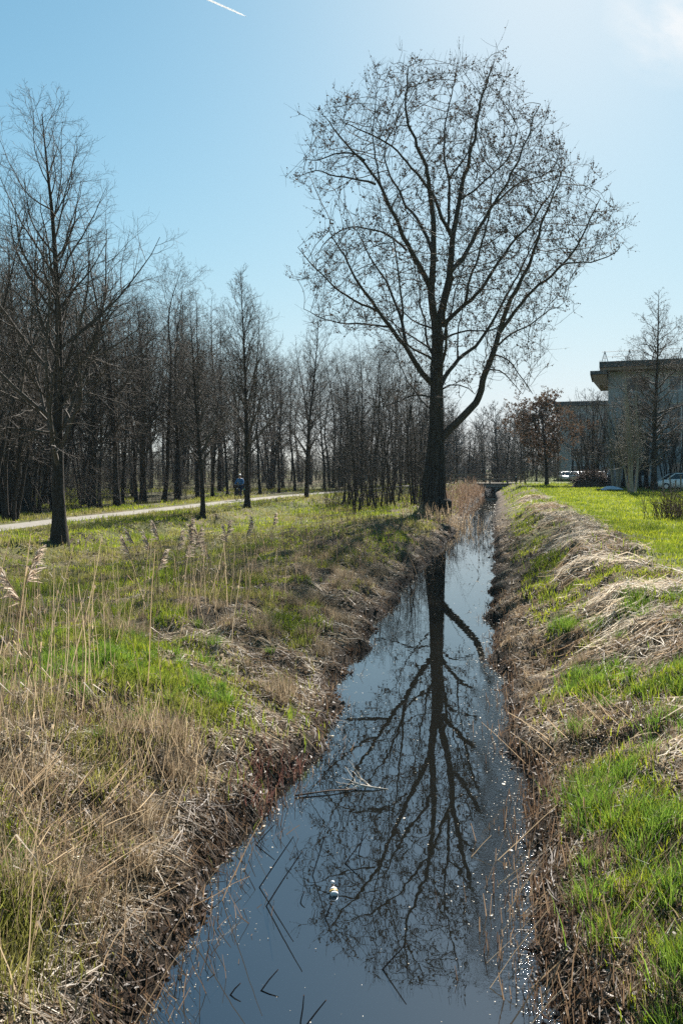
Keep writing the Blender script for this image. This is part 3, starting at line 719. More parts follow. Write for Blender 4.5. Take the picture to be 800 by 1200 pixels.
# young trees left of the poplar
SG = 'saplings beside the big poplar'
n = 0; sp = []
while n < 25:
    px = rng.uniform(388, 492); Y = rng.uniform(43, 62); X = pxX(px, Y)
    if X > xl(Y)-1.6 or path_dist(np.array([X]), np.array([Y]))[0][0] < 1.8 or any((X-a)**2+(Y-b)**2 < .5 for a, b in sp): continue
    if abs(X-4.87) < 1.2 and Y < 44: continue
    sp.append((X, Y)); n += 1
    k = ['sap_a', 'sap_b', 'sap_c'][n % 3]
    topy = rng.uniform(395, 470); Hh = (HOR-topy)*Y/F+2.3
    place(PR[k], 'sapling', X, Y, 'thin bare sapling in the thicket left of the big poplar', 'sapling', SG, s=float(np.clip(Hh/9, .6, 1.2)), rz=rng.uniform(0, 6.28), tilt=(rng.normal(0, .05), rng.normal(0, .09)))
# right side trees
place(PR['russet'], 'russet_tree', pxX(640, 84), 84, 'round brown-leaved small tree alone on the lawn beside the ditch', s=1.02, rz=.5)
place(PR['alder'], 'alder_tree', pxX(766, 62), 62, 'tall bare conical tree with dark trunk standing before the apartment building', s=1.0, rz=.9)
place(PR['birch'], 'birch_tree', pxX(740, 57), 57, 'pale many-stemmed birch on the lawn just left of the tall conical tree', s=1.0, rz=.2)
place(PR['sap_c'], 'bare_tree', pxX(700, 76), 76, 'thin grey bare tree between the brush heap and the apartment building corner', s=1.15, rz=1.2)
place(PR['birch'], 'birch_tree', pxX(722, 68), 68, 'pale thin-stemmed birch behind the many-stemmed one, against the apartment wall', s=1.05, rz=2.9)
place(PR['forest_c'], 'bare_tree', 15.6, 30.5, 'bare tree at the right edge whose twigs just reach into the sky', s=.62, rz=2.0)
for i, (px, Y, s) in enumerate([(728, 71, .82), (752, 72, .9), (781, 70, .8), (738, 66, .8), (760, 68, .85), (793, 67, .8), (684, 92, .95), (691, 96, 1.05), (696, 88, .95), (711, 84, .9)]):
    place(PR['coppice'], 'bare_tree', pxX(px, Y), Y, 'bare many-stemmed tree in the twiggy screen before the pale buildings', group='trees screening the buildings', s=s, rz=i*2.1+.4)
# trees behind the bridge: two dark leaning trunks and neighbours
place(PR['far'], 'bare_tree', pxX(584, 118), 118, 'dark bare tree with trunk leaning left, behind the bridge', s=1.0, tilt=(0, -.10), group='trees behind the bridge')
place(PR['far_b'], 'bare_tree', pxX(591, 121), 121, 'dark bare tree with trunk leaning right, behind the bridge', s=.98, tilt=(0, .08), group='trees behind the bridge')
for i, (px, Y, s) in enumerate([(535, 112, .8), (552, 128, .85), (566, 135, .9), (612, 126, .85), (628, 118, .85), (548, 104, .6), (628, 112, .75), (671, 126, 1.0), (684, 118, .95), (700, 122, 1.1), (680, 104, .85), (692, 100, .95), (708, 98, 1.0)]):
    place(PR['far' if i % 2 else 'far_b'], 'bare_tree', pxX(px, Y), Y, 'dim bare tree in the hazy wood edge beyond the bridge and lawn', group='hazy trees beyond the bridge', s=s, rz=i*1.7)

# far woodland: reads as one mass
def merged(proto, placements, mat_):
    b = Buf()
    for key in ('trunk', 'crown'):
        me = proto[key]; v = np.zeros(len(me.vertices)*3, np.float32); me.vertices.foreach_get('co', v); v = v.reshape(-1, 3)
        lv = np.zeros(len(me.loops), np.int32); me.loops.foreach_get('vertex_index', lv)
        f = lv.reshape(-1, 4)
        for x, y, z, s, a in placements:
            c, sn = math.cos(a), math.sin(a)
            q = v*s; q = np.stack([q[:, 0]*c-q[:, 1]*sn+x, q[:, 0]*sn+q[:, 1]*c+y, q[:, 2]+z], 1)
            b.add(q, [f])
    return b.mesh('far_woodland', mat_)
PR['mass'] = make_tree('mass', 71, 13.0, .20, t0=.06, n1=24, len1=prof_round(.02), ang1=52, up1=.04, n2=6, n3=5, wig0=.03, wig=.15, rmin=.024)
pl = []
for i in range(330):
    Y = rng.uniform(150, 260); px = rng.uniform(-60, 860); X = pxX(px, Y)
    if px < 470 and rng.uniform() < .75: continue
    pl.append((X, Y, .5, rng.uniform(.8, 1.45)*(Y/190)**.5, rng.uniform(0, 6.28)))
for i in range(900):
    Y = rng.uniform(140, 240); px = rng.uniform(-80, 880)
    pl.append((pxX(px, Y), Y, .3, rng.uniform(.28, .62), rng.uniform(0, 6.28)))
tag(link('far_woodland', merged(PR['mass'], pl, M['twig'])), 'hazy bare woodland closing the view beyond the bridge', 'woodland', kind='stuff')

# brush under the trees
def brush(name, pos, hrange, mat_, seed, tw=5, spread=.35):
    rg = np.random.default_rng(seed); K = len(pos); b = Buf()
    D = rg.normal(0, spread, (K, 3)); D[:, 2] = 1
    hL = rg.uniform(*hrange, K); P, DD = paths(rg, pos, D, hL, 6, .14, .05); Rd = taper(rg.uniform(.006, .014, K), 6, .3); b.tubes(P, Rd, 3)
    p, d, l, r = spawn(rg, P, DD, hL, Rd, tw, .2, 1, 40, 15, lambda t: .38*(1.2-t), .7)
    P2, D2 = paths(rg, p, d, l, 4, .14, .05); R2 = taper(np.maximum(r, .004), 4, .5); b.tubes(P2, R2, 3)
    return b.mesh(name, mat_)
bp = []
while len(bp) < 5600:
    Y = rng.uniform(36, 120)**1.0; px = rng.uniform(-60, 660) if Y < 100 or rng.uniform() < .5 else rng.uniform(500, 660); X = pxX(px, Y)
    if px > 525 and Y < 100: continue
    d = path_dist(np.array([X]), np.array([Y]))[0][0]
    pxp = np.interp(Y, PATH[:, 1], PATH[:, 0])
    inside_w = (X < pxp-2.5 and rng.uniform() < (.25 if (Y < 75 and 150 < px < 330) else .9)) 
    inside_s = (px > 380 and 43 < Y < 62 and X < xl(Y)-1.2 and d > 2.0)
    if Y > 92 and X < xl(Y)-2: inside_w = True
    if Y > 100 and 520 < px < 660: inside_w = rng.uniform() < .9
    if d < 1.6 or not (inside_w or inside_s): continue
    bp.append((X, Y, 0))
bp = np.array(bp); bp[:, 2] = height(bp[:, 0], bp[:, 1])-.05
tag(link('undergrowth', brush('undergrowth', bp, (1.0, 5.5), M['twig'], 8, 8)), 'tangled bare undergrowth between the trunks of the wood', 'undergrowth', kind='stuff')


# ------------------------------------------------------------------ ground cover
def sample(rg, K, y0, y1, margin=1.5, half=.50):
    Y = np.exp(rg.uniform(math.log(y0), math.log(y1), K)); X = rg.uniform(-half, half, K)*(Y+margin)
    return X, Y
def blades(b, rg, X, Y, h, wd, lean, cols, bend=.35, z=None, az=None, azv=None):
    """bent tapering blades: 5 vertices each"""
    K = len(X); Z = height(X, Y)-.01 if z is None else z
    a = rg.uniform(0, 2*np.pi, K) if az is None else az+rg.normal(0, azv, K)
    l = np.abs(rg.normal(0, lean, K))
    d = np.stack([np.cos(a)*np.sin(l), np.sin(a)*np.sin(l), np.cos(l)], 1)
    sd_ = rg.uniform(0, 2*np.pi, K); side = np.stack([np.cos(sd_), np.sin(sd_), np.zeros(K)], 1)
    l2 = l+np.abs(rg.normal(bend, bend*.6, K)); d2 = np.stack([np.cos(a)*np.sin(l2), np.sin(a)*np.sin(l2), np.cos(l2)], 1)
    B = np.stack([X, Y, Z], 1); Mi = B+d*(h*.55)[:, None]; Tp = Mi+d2*(h*.45)[:, None]
    w_ = (wd*.5)[:, None]*side
    V = np.stack([B-w_, B+w_, Mi+w_*.8, Mi-w_*.8, Tp], 1).reshape(-1, 3)
    i = np.arange(K)*5
    b.add(V, [np.stack([i, i+1, i+2, i+3], 1), np.stack([i+3, i+2, i+4], 1)], np.repeat(cols, 5, 0))
def mixcol(rg, K, cs, jit=.25):
    cs = np.asarray(cs, float); k = rg.uniform(0, 1, (K, 1))*(len(cs)-1); i = np.minimum(k.astype(int), len(cs)-2)[:, 0]; u = k-i[:, None]
    c = cs[i]*(1-u)+cs[i+1]*u
    return c*rg.uniform(1-jit, 1+jit, (K, 1))

def green_density(x, y):
    dl, dr = xl(y)-x, x-xr(y); dp, _ = path_dist(x, y)
    n1 = fbm(x, y, 1.4, 31); n2 = fbm(x, y, 5.0, 32); n3 = fbm(x, y, .5, 33)
    st = straw_mask(x, y)
    patch = sstep(n1*.5+n3*.5, .44, .55)
    lawn = sstep(dr, 2.9, 4.0)
    nearR = (1-sstep(y, 6.5, 9.5))*sstep(dr, .2, .55)
    slopeR = sstep(dr, .45, 1.0)*(1-sstep(dr, 2.6, 3.2))
    gr = np.maximum(lawn*.95, np.maximum(slopeR*patch*.9, nearR*(.10+.75*patch)))*(1-.93*sstep(st, .25, .6)*(1-lawn))
    meadow = sstep(dl, 3.0, 5.5)*sstep(y, 7, 13)
    gl = np.maximum(meadow*(.26+.42*sstep(n2*.5+n1*.5, .42, .6)), sstep(dl, .4, 1.0)*patch*np.where(y < 7, .3, .72))
    # the bright patch on the left bank in front of the dry reeds
    gl = np.maximum(gl, np.exp(-((x+2.35)/1.15)**2-((y-8.3)/1.5)**2)*1.1*sstep(n3, .3, .5))
    gl = np.maximum(gl, np.exp(-((x+1.75)/.30)**2-((y-3.9)/.5)**2)*.9)
    wood = (x < np.interp(y, PATH[:, 1], PATH[:, 0])) & (y < 92)
    gl = np.where(wood, .75*sstep(n2, .42, .55)*sstep(dp, 1.0, 2.0), gl)
    g = np.where(dl > 0, gl, np.where(dr > 0, gr, 0))
    return np.where(dp < 1.0, 0, g)

rg = np.random.default_rng(101)
gb = Buf()
# short turf and longer tufts
X, Y = sample(rg, 620000, 2.6, 95)
g = green_density(X, Y)*np.where((X > xr(Y)) & (Y < 10) & (X-xr(Y) < 3), .6, 1); k = rg.uniform(0, 1, len(X)) < g; X, Y, g = X[k], Y[k], g[k]
dr = X-xr(Y); lawn = sstep(dr, 2.9, 4.0)*(Y > 6)
tall = sstep(fbm(X, Y, .8, 35)*.6+fbm(X, Y, .25, 36)*.4, .46, .66)
h = np.where(lawn > .5, rg.uniform(.03, .085, len(X))+.05*tall, rg.uniform(.035, .10, len(X))+.12*tall)*(1+Y/90)
wd = rg.uniform(.0035, .007, len(X))*(1+Y/9)
lime = mixcol(rg, len(X), [(.11, .155, .009), (.23, .27, .014), (.36, .37, .030)])
dark = mixcol(rg, len(X), [(.05, .095, .014), (.10, .15, .025)])
c = lime*(1-tall[:, None]*.6)+dark*tall[:, None]*.6
olive = mixcol(rg, len(X), [(.12, .12, .024), (.27, .235, .085)])
ol = (sstep(fbm(X, Y, 2.0, 37), .4, .6)*(X < xl(Y))*.9*(1-np.clip(1.3*np.exp(-((X+2.35)/1.15)**2-((Y-8.3)/1.5)**2), 0, 1)))[:, None]; c = c*(1-ol)+olive*ol
blades(gb, rg, X, Y, h, wd, .28, c)
# lush tussocks: many blades from one root
def tussocks(b, centres, n, hh, ww, cs, rad):
    for (cx_, cy_, s_) in centres:
        m = int(n*s_); a = rg.uniform(0, 6.28, m); r_ = np.abs(rg.normal(0, rad*s_, m))
        x_ = cx_+r_*np.cos(a); y_ = cy_+r_*np.sin(a)
        blades(b, rg, x_, y_, rg.uniform(.5, 1.1, m)*hh*s_, rg.uniform(.6, 1.3, m)*ww, .30, mixcol(rg, m, cs), .5, az=a, azv=.6)
tc_ = []
for _ in range(1500):
    y_ = math.exp(rg.uniform(math.log(3.0), math.log(11))); x_ = xr(y_)+rg.uniform(.3, 2.9)
    if rg.uniform() < float(green_density(np.array([x_]), np.array([y_]))[0])*.75: tc_.append((x_, y_, rg.uniform(.6, 1.25)))
for _ in range(420):
    x_ = -2.35+rg.normal(0, .8); y_ = 8.3+rg.normal(0, 1.1)
    if rg.uniform() < float(green_density(np.array([x_]), np.array([y_]))[0])*.7: tc_.append((x_, y_, rg.uniform(.6, 1.1)))
for _ in range(14): tc_.append((-1.75+rg.normal(0, .18), 3.95+rg.normal(0, .3), rg.uniform(.5, .9)))
tussocks(gb, tc_, 95, .21, .0055, [(.05, .11, .012), (.11, .19, .022), (.19, .27, .04)], .075)
tag(link('grass', gb.mesh('grass', M['leaf'], False)), 'green grass of the lawn, banks and meadow', 'grass', kind='stuff')

# dry standing grass
db = Buf()
X, Y = sample(rg, 300000, 2.3, 70)
dl, dr = xl(Y)-X, X-xr(Y); dp, _ = path_dist(X, Y)
n1 = fbm(X, Y, 1.1, 41); n2 = fbm(X, Y, 3.5, 42)
dens = np.where(dl > 0, sstep(dl, .15, .6)*(.06+.75*sstep(n1*.6+n2*.4, .47, .62))*(1-.8*sstep(Y, 7, 11)), np.where(dr > 0, sstep(dr, .1, .4)*(1-sstep(dr, 2.7, 3.4))*(.12+.35*sstep(n1, .45, .65)), 0))
dens *= (dp > 1.1)
dens *= 1-.75*np.clip(np.exp(-((X+2.35)/1.15)**2-((Y-8.3)/1.5)**2), 0, 1)
k = rg.uniform(0, 1, len(X)) < dens; X, Y = X[k], Y[k]
blades(db, rg, X, Y, rg.uniform(.04, .17, len(X))*(1+.4*(X < 0)), rg.uniform(.002, .0042, len(X))*(1+Y/8), .85, mixcol(rg, len(X), [(.15, .10, .06), (.30, .22, .13), (.46, .38, .26)]), .5)
td_ = []
for _ in range(330):
    y_ = math.exp(rg.uniform(math.log(3.2), math.log(22))); x_ = xl(y_)-rg.uniform(.35, 4.5)
    if fbm(np.array([x_]), np.array([y_]), 1.1, 41)[0] > .44 and abs(x_) < .5*y_+1 and math.exp(-((x_+2.35)/1.15)**2-((y_-8.3)/1.5)**2) < .3: td_.append((x_, y_, rg.uniform(.5, 1.15)))
tussocks(db, td_, 150, .30, .0042, [(.11, .075, .045), (.27, .20, .12), (.44, .36, .25)], .10)
for _ in range(90):
    y_ = math.exp(rg.uniform(math.log(3.4), math.log(14))); td_.append((xr(y_)+rg.uniform(.3, 1.4), y_, rg.uniform(.4, .8)))
tussocks(db, td_[-90:], 100, .24, .004, [(.09, .06, .038), (.22, .155, .095), (.36, .28, .18)], .09)
tag(link('dry_grass', db.mesh('dry_grass', M['straw'], False)), 'dry tan grass standing and leaning over both banks', 'dry grass', kind='stuff')

# lying straw and reed litter
def lying(b, rg, X, Y, ln, wd, cols, lift=.03, tilt=.18, az=None, azv=1.0):
    K = len(X); a = rg.uniform(0, 2*np.pi, K) if az is None else az+rg.normal(0, azv, K)
    t = np.linspace(-.5, .5, 4)
    cur = rg.normal(0, .25, K)
    PXx = X[:, None]+np.cos(a)[:, None]*t*ln[:, None]-np.sin(a)[:, None]*(t**2)*(cur*ln)[:, None]
    PYy = Y[:, None]+np.sin(a)[:, None]*t*ln[:, None]+np.cos(a)[:, None]*(t**2)*(cur*ln)[:, None]
    PZ = height(PXx.ravel(), PYy.ravel()).reshape(K, 4)
    lin = PZ.mean(1, keepdims=True)+ (PZ[:, -1:]-PZ[:, :1])*t[None]
    PZ = np.maximum(PZ, lin)+np.abs(rg.normal(0, lift, (K, 1)))+t[None]*rg.normal(0, tilt, (K, 1))*ln[:, None]
    PZ = np.maximum(PZ, .004)
    b.ribbons(np.stack([PXx, PYy, PZ], -1), np.repeat((wd*1.25)[:, None], 4, 1)*np.array([.7, 1, 1, .5]), rg, cols, .6)
sb = Buf()
X, Y = sample(rg, 300000, 3.6, 56)
sm = straw_mask(X, Y); k = rg.uniform(0, 1, len(X)) < np.clip(sm*1.1-.12, 0, 1); X, Y = X[k], Y[k]
tone = sstep(fbm(X, Y, .9, 51), .35, .65)[:, None]
c = mixcol(rg, len(X), [(.26, .20, .13), (.55, .46, .34), (.72, .64, .52)])*tone+mixcol(rg, len(X), [(.14, .095, .06), (.34, .25, .16)])*(1-tone)
lying(sb, rg, X, Y, rg.uniform(.10, .55, len(X))*(1+Y/60), rg.uniform(.003, .0065, len(X))*(1+Y/14), c, .045, .20, az=.5+2.2*(fbm(X, Y, 1.4, 52)-.5)*2, azv=1.0)
print('straw', len(X))
tag(link('straw_heap', sb.mesh('straw_heap', M['straw'], False)), 'pale mown reed straw heaped in a band along the bank top', 'straw', kind='stuff')
lb = Buf()
X, Y = sample(rg, 380000, 2.4, 34)
dl, dr = xl(Y)-X, X-xr(Y); dp, _ = path_dist(X, Y)
n1 = fbm(X, Y, 1.2, 53); n2 = fbm(X, Y, .35, 54)
dens = np.where(dl > 0, sstep(dl, .0, .3)*(.16+.65*sstep(n1*.65+n2*.35, .42, .62))*(1-.6*sstep(Y, 9, 18)), np.where(dr > 0, sstep(dr, 0, .2)*(1-sstep(dr, 2.8, 3.3))*(.14+.3*sstep(n1, .45, .65)), 0))
dens *= (dp > 1.2)*(1-.8*np.clip(np.exp(-((X+2.35)/1.1)**2-((Y-8.3)/1.4)**2), 0, 1))
k = rg.uniform(0, 1, len(X)) < dens; X, Y = X[k], Y[k]
e = np.maximum(xl(Y)-X, X-xr(Y)); wet = (1-sstep(e, .08, .42))[:, None]
tn = sstep(fbm(X, Y, .7, 57)*.6+fbm(X, Y, .2, 58)*.4, .40, .58)[:, None]
c = (mixcol(rg, len(X), [(.15, .105, .065), (.36, .28, .18), (.60, .52, .40)])*tn+mixcol(rg, len(X), [(.06, .04, .026), (.17, .115, .07), (.26, .19, .12)])*(1-tn))*(1-wet)+mixcol(rg, len(X), [(.045, .03, .02), (.13, .08, .05)])*wet
lying(lb, rg, X, Y, rg.uniform(.05, .34, len(X))*(1+.9*(rg.uniform(0, 1, len(X)) < .06)), rg.uniform(.002, .0052, len(X))*(1+Y/10), c, .018, .13)
print('litter', len(X))
tag(link('reed_litter', lb.mesh('reed_litter', M['straw'], False)), 'broken reed stems littering both banks', 'litter', kind='stuff')

# fallen leaves
fb = Buf()
X, Y = sample(rg, 170000, 2.4, 40)
dl, dr = xl(Y)-X, X-xr(Y); e = np.maximum(dl, dr); n1 = fbm(X, Y, .8, 61)
dens = sstep(e, -.06, .1)*np.where(dr > 0, 1-sstep(dr, 1.6, 2.9), 1-.8*sstep(dl, 1.8, 4))*(.15+.7*sstep(n1, .42, .62)+.3*(1-sstep(e, .2, .7)))
k = rg.uniform(0, 1, len(X)) < np.clip(dens, 0, 1); X, Y, e = X[k], Y[k], e[k]
P = np.stack([X, Y, np.maximum(height(X, Y), .003)+np.abs(rg.normal(0, .012, len(X)))], 1)
Kf = len(P); a = unit(rg.normal(0, 1, (Kf, 3))*np.array([1, 1, .45])); b_ = unit(np.cross(a, rg.normal(0, .5, (Kf, 3))+np.array([0, 0, 1]))); s_ = rg.uniform(.012, .042, (Kf, 1))*(1+Y[:, None]/14)
nn = np.cross(a, b_)*s_*.2
V = np.stack([P, P+a*s_*.5+b_*s_*.35+nn, P+a*s_, P+a*s_*.5-b_*s_*.35+nn], 1).reshape(-1, 3); i = np.arange(Kf)*4
wet = (1-sstep(e, .08, .40))[:, None]
c = mixcol(rg, Kf, [(.09, .058, .036), (.22, .155, .10), (.44, .36, .26)])*(1-wet)+mixcol(rg, Kf, [(.03, .019, .013), (.09, .052, .032)])*wet
fb.add(V, [np.stack([i, i+1, i+2], 1), np.stack([i, i+2, i+3], 1)], np.repeat(c, 4, 0))
tag(link('fallen_leaves', fb.mesh('fallen_leaves', M['deadleaf'], False)), 'brown fallen leaves along the water edges', 'leaves', kind='stuff')

# dead reeds: standing stems in beds
rb = Buf()
def reeds(X, Y, hlo, hhi, cols, r=.0032, lean=.12, leafn=2, z=None, az=None):
    K = len(X); Z = np.maximum(height(X, Y), -.05)-.03 if z is None else z
    D = np.stack([rg.normal(0, lean, K), rg.normal(0, lean, K), np.ones(K)], 1)
    if az is not None: D[:, 0] += az[0]; D[:, 1] += az[1]
    hL = rg.uniform(hlo, hhi, K)
    P, DD = paths(rg, np.stack([X, Y, Z], 1), D, hL, 5, .045, -.01)
    rr_ = r*rg.uniform(.7, 1.3, K)*(1+Y/14)
    c = mixcol(rg, K, cols); rb.ribbons(P, 1.7*taper(rr_, 5, .5), rg, c, 1.0)
    if leafn:
        t = rg.integers(1, 4, (K, leafn)); base = P[np.arange(K)[:, None], t].reshape(-1, 3); m = len(base)
        a = rg.uniform(0, 6.28, m); L_ = rg.uniform(.08, .26, m)*np.repeat(np.clip(hL, .3, 1.2), leafn)
        d1 = np.stack([np.cos(a)*.6, np.sin(a)*.6, np.full(m, .7)], 1); d2 = np.stack([np.cos(a)*.9, np.sin(a)*.9, rg.uniform(-.9, .2, m)], 1)
        sd_ = np.stack([-np.sin(a), np.cos(a), np.zeros(m)], 1)*(.004*(1+np.repeat(Y, leafn)/12))[:, None]
        Mi = base+d1*(L_*.5)[:, None]; Tp = Mi+d2*(L_*.6)[:, None]
        V = np.stack([base-sd_*.6, base+sd_*.6, Mi+sd_, Mi-sd_, Tp], 1).reshape(-1, 3); i = np.arange(m)*5
        rb.add(V, [np.stack([i, i+1, i+2, i+3], 1), np.stack([i+3, i+2, i+4], 1)], np.repeat(np.repeat(c, leafn, 0)*1.15, 5, 0))
TAN = [(.15, .105, .065), (.29, .21, .13), (.44, .34, .22)]
BRN = [(.06, .037, .024), (.14, .09, .056), (.25, .17, .105)]
def clump(n, px, py, z, sx, sy, *a, **k):
    Yc = (EYE-z)*F/(py-HOR); Xc = (px-400)/F*Yc
    reeds(rg.normal(Xc, sx, n), np.clip(rg.normal(Yc, sy, n), 2.4, None), *a, **k)
# foreground stand on the left
K = 420; Y = rg.uniform(3.3, 7.6, K); X = -.46*Y+rg.normal(-.18, .30, K)-.05*(Y-3); k = (xl(Y)-X > .35); X, Y = X[k], Y[k]
n = fbm(X, Y, .6, 71); k = rg.uniform(0, 1, len(X)) < sstep(n, .3, .55); reeds(X[k], Y[k], .35, 1.25, TAN, .0026, .16, 1)
clump(150, 15, 860, .7, .45, .9, .7, 1.5, TAN, .0028, .10, 1)
clump(120, 30, 1010, .7, .4, .5, .3, .8, TAN, .0026, .35, 0, az=(.25, -.2))
clump(260, 195, 890, .45, .22, .35, .2, .5, TAN, .0024, .35, 0)
clump(60, 130, 750, .5, .4, .4, .3, .7, TAN, .0026, .35, 0, az=(.2, 0))
clump(110, 235, 720, .45, .6, .9, .5, 1.25, TAN, .0028, .10, 1)
clump(60, 300, 680, .45, .9, 1.0, .4, 1.0, TAN, .0026, .12, 1)
clump(90, 25, 740, .5, .7, .8, .5, 1.1, TAN, .0026, .12, 1)
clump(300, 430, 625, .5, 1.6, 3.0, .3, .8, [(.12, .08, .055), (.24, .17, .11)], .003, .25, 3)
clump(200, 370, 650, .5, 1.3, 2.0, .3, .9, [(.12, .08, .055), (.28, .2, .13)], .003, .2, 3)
clump(320, 520, 607, .5, .8, 1.2, .3, .9, TAN, .003, .2, 2)
# reed fringe behind the poplar on the left shore
Y = rg.uniform(42.5, 92, 1500); X = xl(Y)-np.abs(rg.normal(.3, .9, 1500))*(1+Y/150); reeds(X, Y, .35, 1.05, [(.08, .052, .035), (.16, .105, .07), (.24, .165, .11)], .0035, .10, 2)
# stubble along both shores
Y = np.exp(rg.uniform(math.log(3.4), math.log(16), 800)); X = xl(Y)-rg.normal(.04, .10, 800); reeds(X, Y, .05, .20, BRN, .0030, .30, 0)
Y = np.exp(rg.uniform(math.log(3.4), math.log(16), 800)); X = xr(Y)+rg.normal(.07, .12, 800); reeds(X, Y, .06, .22, BRN, .0034, .18, 0)
K = 220; Y = rg.uniform(3.5, 6.6, K); X = xr(Y)+rg.normal(.22, .16, K); reeds(X, Y, .10, .34, BRN, .0036, .14, 0)
K = 130; Y = rg.uniform(3.8, 6.0, K); X = xr(Y)-np.abs(rg.normal(0, .14, K)); reeds(X, Y, .07, .20, BRN, .0034, .10, 0, z=np.full(K, -.06))
K = 200; Y = rg.uniform(3.6, 6.6, K); X = xl(Y)+np.abs(rg.normal(0, .16, K)); reeds(X, Y, .08, .24, BRN, .003, .55, 0, z=np.full(K, -.05))
K = 150; Y = rg.uniform(6.0, 7.0, K); X = xl(Y)-np.abs(rg.normal(.05, .2, K)); reeds(X, Y, .10, .28, [(.08, .035, .03), (.17, .08, .06)], .003, .2, 0)
# flattened sheaves leaning on the right bank
for px, py, z, n, az_ in [(640, 1000, .2, 50, (1.3, .7)), (660, 1045, .25, 80, (1.6, .55)), (665, 1120, .25, 90, (1.2, .5)), (690, 850, .4, 40, (-.9, -.6)), (100, 960, .6, 60, (1.1, -.9)), (60, 900, .7, 70, (.9, -.7))]:
    clump(n, px, py, z, .22, .2, .35, .75, TAN, .0032, .16, 0, az=az_)
tag(link('reed_bed', rb.mesh('reed_bed', M['straw'], False)), 'dead brown reeds standing and fallen along both banks', 'reeds', kind='stuff')

# debris on the water
wb = Buf()
Y = np.exp(rg.uniform(math.log(3.4), math.log(60), 3600)); side = rg.uniform(0, 1, len(Y))
wdt = xr(Y)-xl(Y); dd_ = np.abs(rg.exponential(.09, len(Y)))*(1+Y/30)
X = np.where(side < .42, xl(Y)+dd_, np.where(side < .94, xr(Y)-dd_*1.25, xl(Y)+rg.uniform(.1, .9, len(Y))*wdt))
k = (X > xl(Y)) & (X < xr(Y)); X, Y = X[k], Y[k]; Kf = len(X)
a = rg.uniform(0, 6.28, Kf); s_ = rg.uniform(.0009, .0032, Kf)*(1+Y/5)*(1+1.4*(rg.uniform(0, 1, Kf) < .05)); asp = rg.uniform(.3, .9, Kf)
ring = np.arange(5)*2*np.pi/5
ux = np.cos(ring)[None]*s_[:, None]; uy = np.sin(ring)[None]*(s_*asp)[:, None]
V = np.stack([X[:, None]+ux*np.cos(a)[:, None]-uy*np.sin(a)[:, None], Y[:, None]+ux*np.sin(a)[:, None]+uy*np.cos(a)[:, None], np.full((Kf, 5), .004)+rg.uniform(0, .004, (Kf, 1))+ux*rg.normal(0, .12, (Kf, 1))+.002], -1)
V[..., 2] = np.maximum(V[..., 2], .002)
wb.add(V.reshape(-1, 3), [np.arange(Kf*5).reshape(Kf, 5)], np.repeat(mixcol(rg, Kf, [(.20, .16, .10), (.42, .36, .26), (.60, .55, .45)]), 5, 0))
tag(link('floating_debris', wb.mesh('floating_debris', M['deadleaf'], False)), 'pale flakes and seeds floating along the shores', 'floating debris', kind='stuff')

# ------------------------------------------------------------------ distant air
hz = Buf(); hz.box((-700, -40, -2.5), (700, 420, 32))
hm = bpy.data.materials.new('pale_air'); hm.use_nodes = True; ht = hm.node_tree; ht.nodes.clear()
pv = N(ht, 'ShaderNodeVolumePrincipled', Density=.0003, Anisotropy=-.65); pv.inputs['Color'].default_value = (.70, .85, 1.0, 1)
ho = N(ht, 'ShaderNodeOutputMaterial'); ht.links.new(pv.outputs[0], ho.inputs['Volume'])
tag(link('haze', hz.mesh('haze', hm, False)), kind='stuff')

# ------------------------------------------------------------------ plain surfaces for built things
def flat(name, c, rough=.6, metallic=0, spec=.4, var=.12, scale=4):
    return noise_mat(name, tuple(x*(1-var) for x in c), tuple(x*(1+var) for x in c), scale, rough, .05, 30, spec=spec, metallic=metallic, dist=.004)
M['render'] = flat('grey_white_render', (.30, .32, .35), .9, var=.15, scale=.5)
M['render_b'] = flat('grey_render', (.28, .30, .32), .9, var=.10, scale=.5)
M['concrete'] = flat('weathered_concrete', (.25, .24, .22), .9, var=.25, scale=2)
M['roofdark'] = flat('dark_roof_edge', (.06, .065, .07), .7)
M['soffit'] = flat('brown_soffit', (.22, .16, .12), .8)
M['glass'] = flat('window_glass', (.03, .04, .05), .06, spec=.6, var=.1)
M['frame'] = flat('white_frame', (.70, .71, .72), .5)
M['steel'] = flat('galvanised_steel', (.16, .17, .18), .6, .3)
M['wood'] = noise_mat('weathered_timber', (.14, .115, .09), (.27, .23, .18), 3.0, .9, .4, 12, (1, 8, 8), dist=.01)
M['paint'] = flat('white_car_paint', (.72, .73, .74), .25, spec=.6, var=.03)
M['paint_grey'] = flat('silver_car_paint', (.45, .47, .49), .3, .3, .6, .03)
M['tyre'] = flat('black_rubber', (.02, .02, .02), .85)
M['rim'] = flat('alloy_rim', (.4, .4, .42), .35, .7)
M['black'] = flat('black_plastic', (.02, .021, .023), .5)
M['lamp'] = flat('clear_lamp_glass', (.75, .76, .78), .1, spec=.8)
M['blue_tarp'] = flat('pale_blue_sheet', (.35, .45, .55), .6)

def part(name, b, m, parent, smooth=False):
    return link(name, b.mesh(name, m, smooth), parent)
def rbox(lo, hi, r=.03, seg=2):
    bm = bmesh.new(); bmesh.ops.create_cube(bm, size=1)
    for v in bm.verts:
        v.co = Vector([lo[i]+(v.co[i]+.5)*(hi[i]-lo[i]) for i in range(3)])
    bmesh.ops.bevel(bm, geom=bm.edges[:], offset=r, segments=seg, affect='EDGES')
    bm.verts.ensure_lookup_table(); V = [tuple(v.co) for v in bm.verts]; Fc = [[v.index for v in f.verts] for f in bm.faces]; bm.free()
    return V, Fc
def addp(b, V, Fc):
    by = {}
    for f in Fc: by.setdefault(len(f), []).append(f)
    b.add(V, list(by.values()))

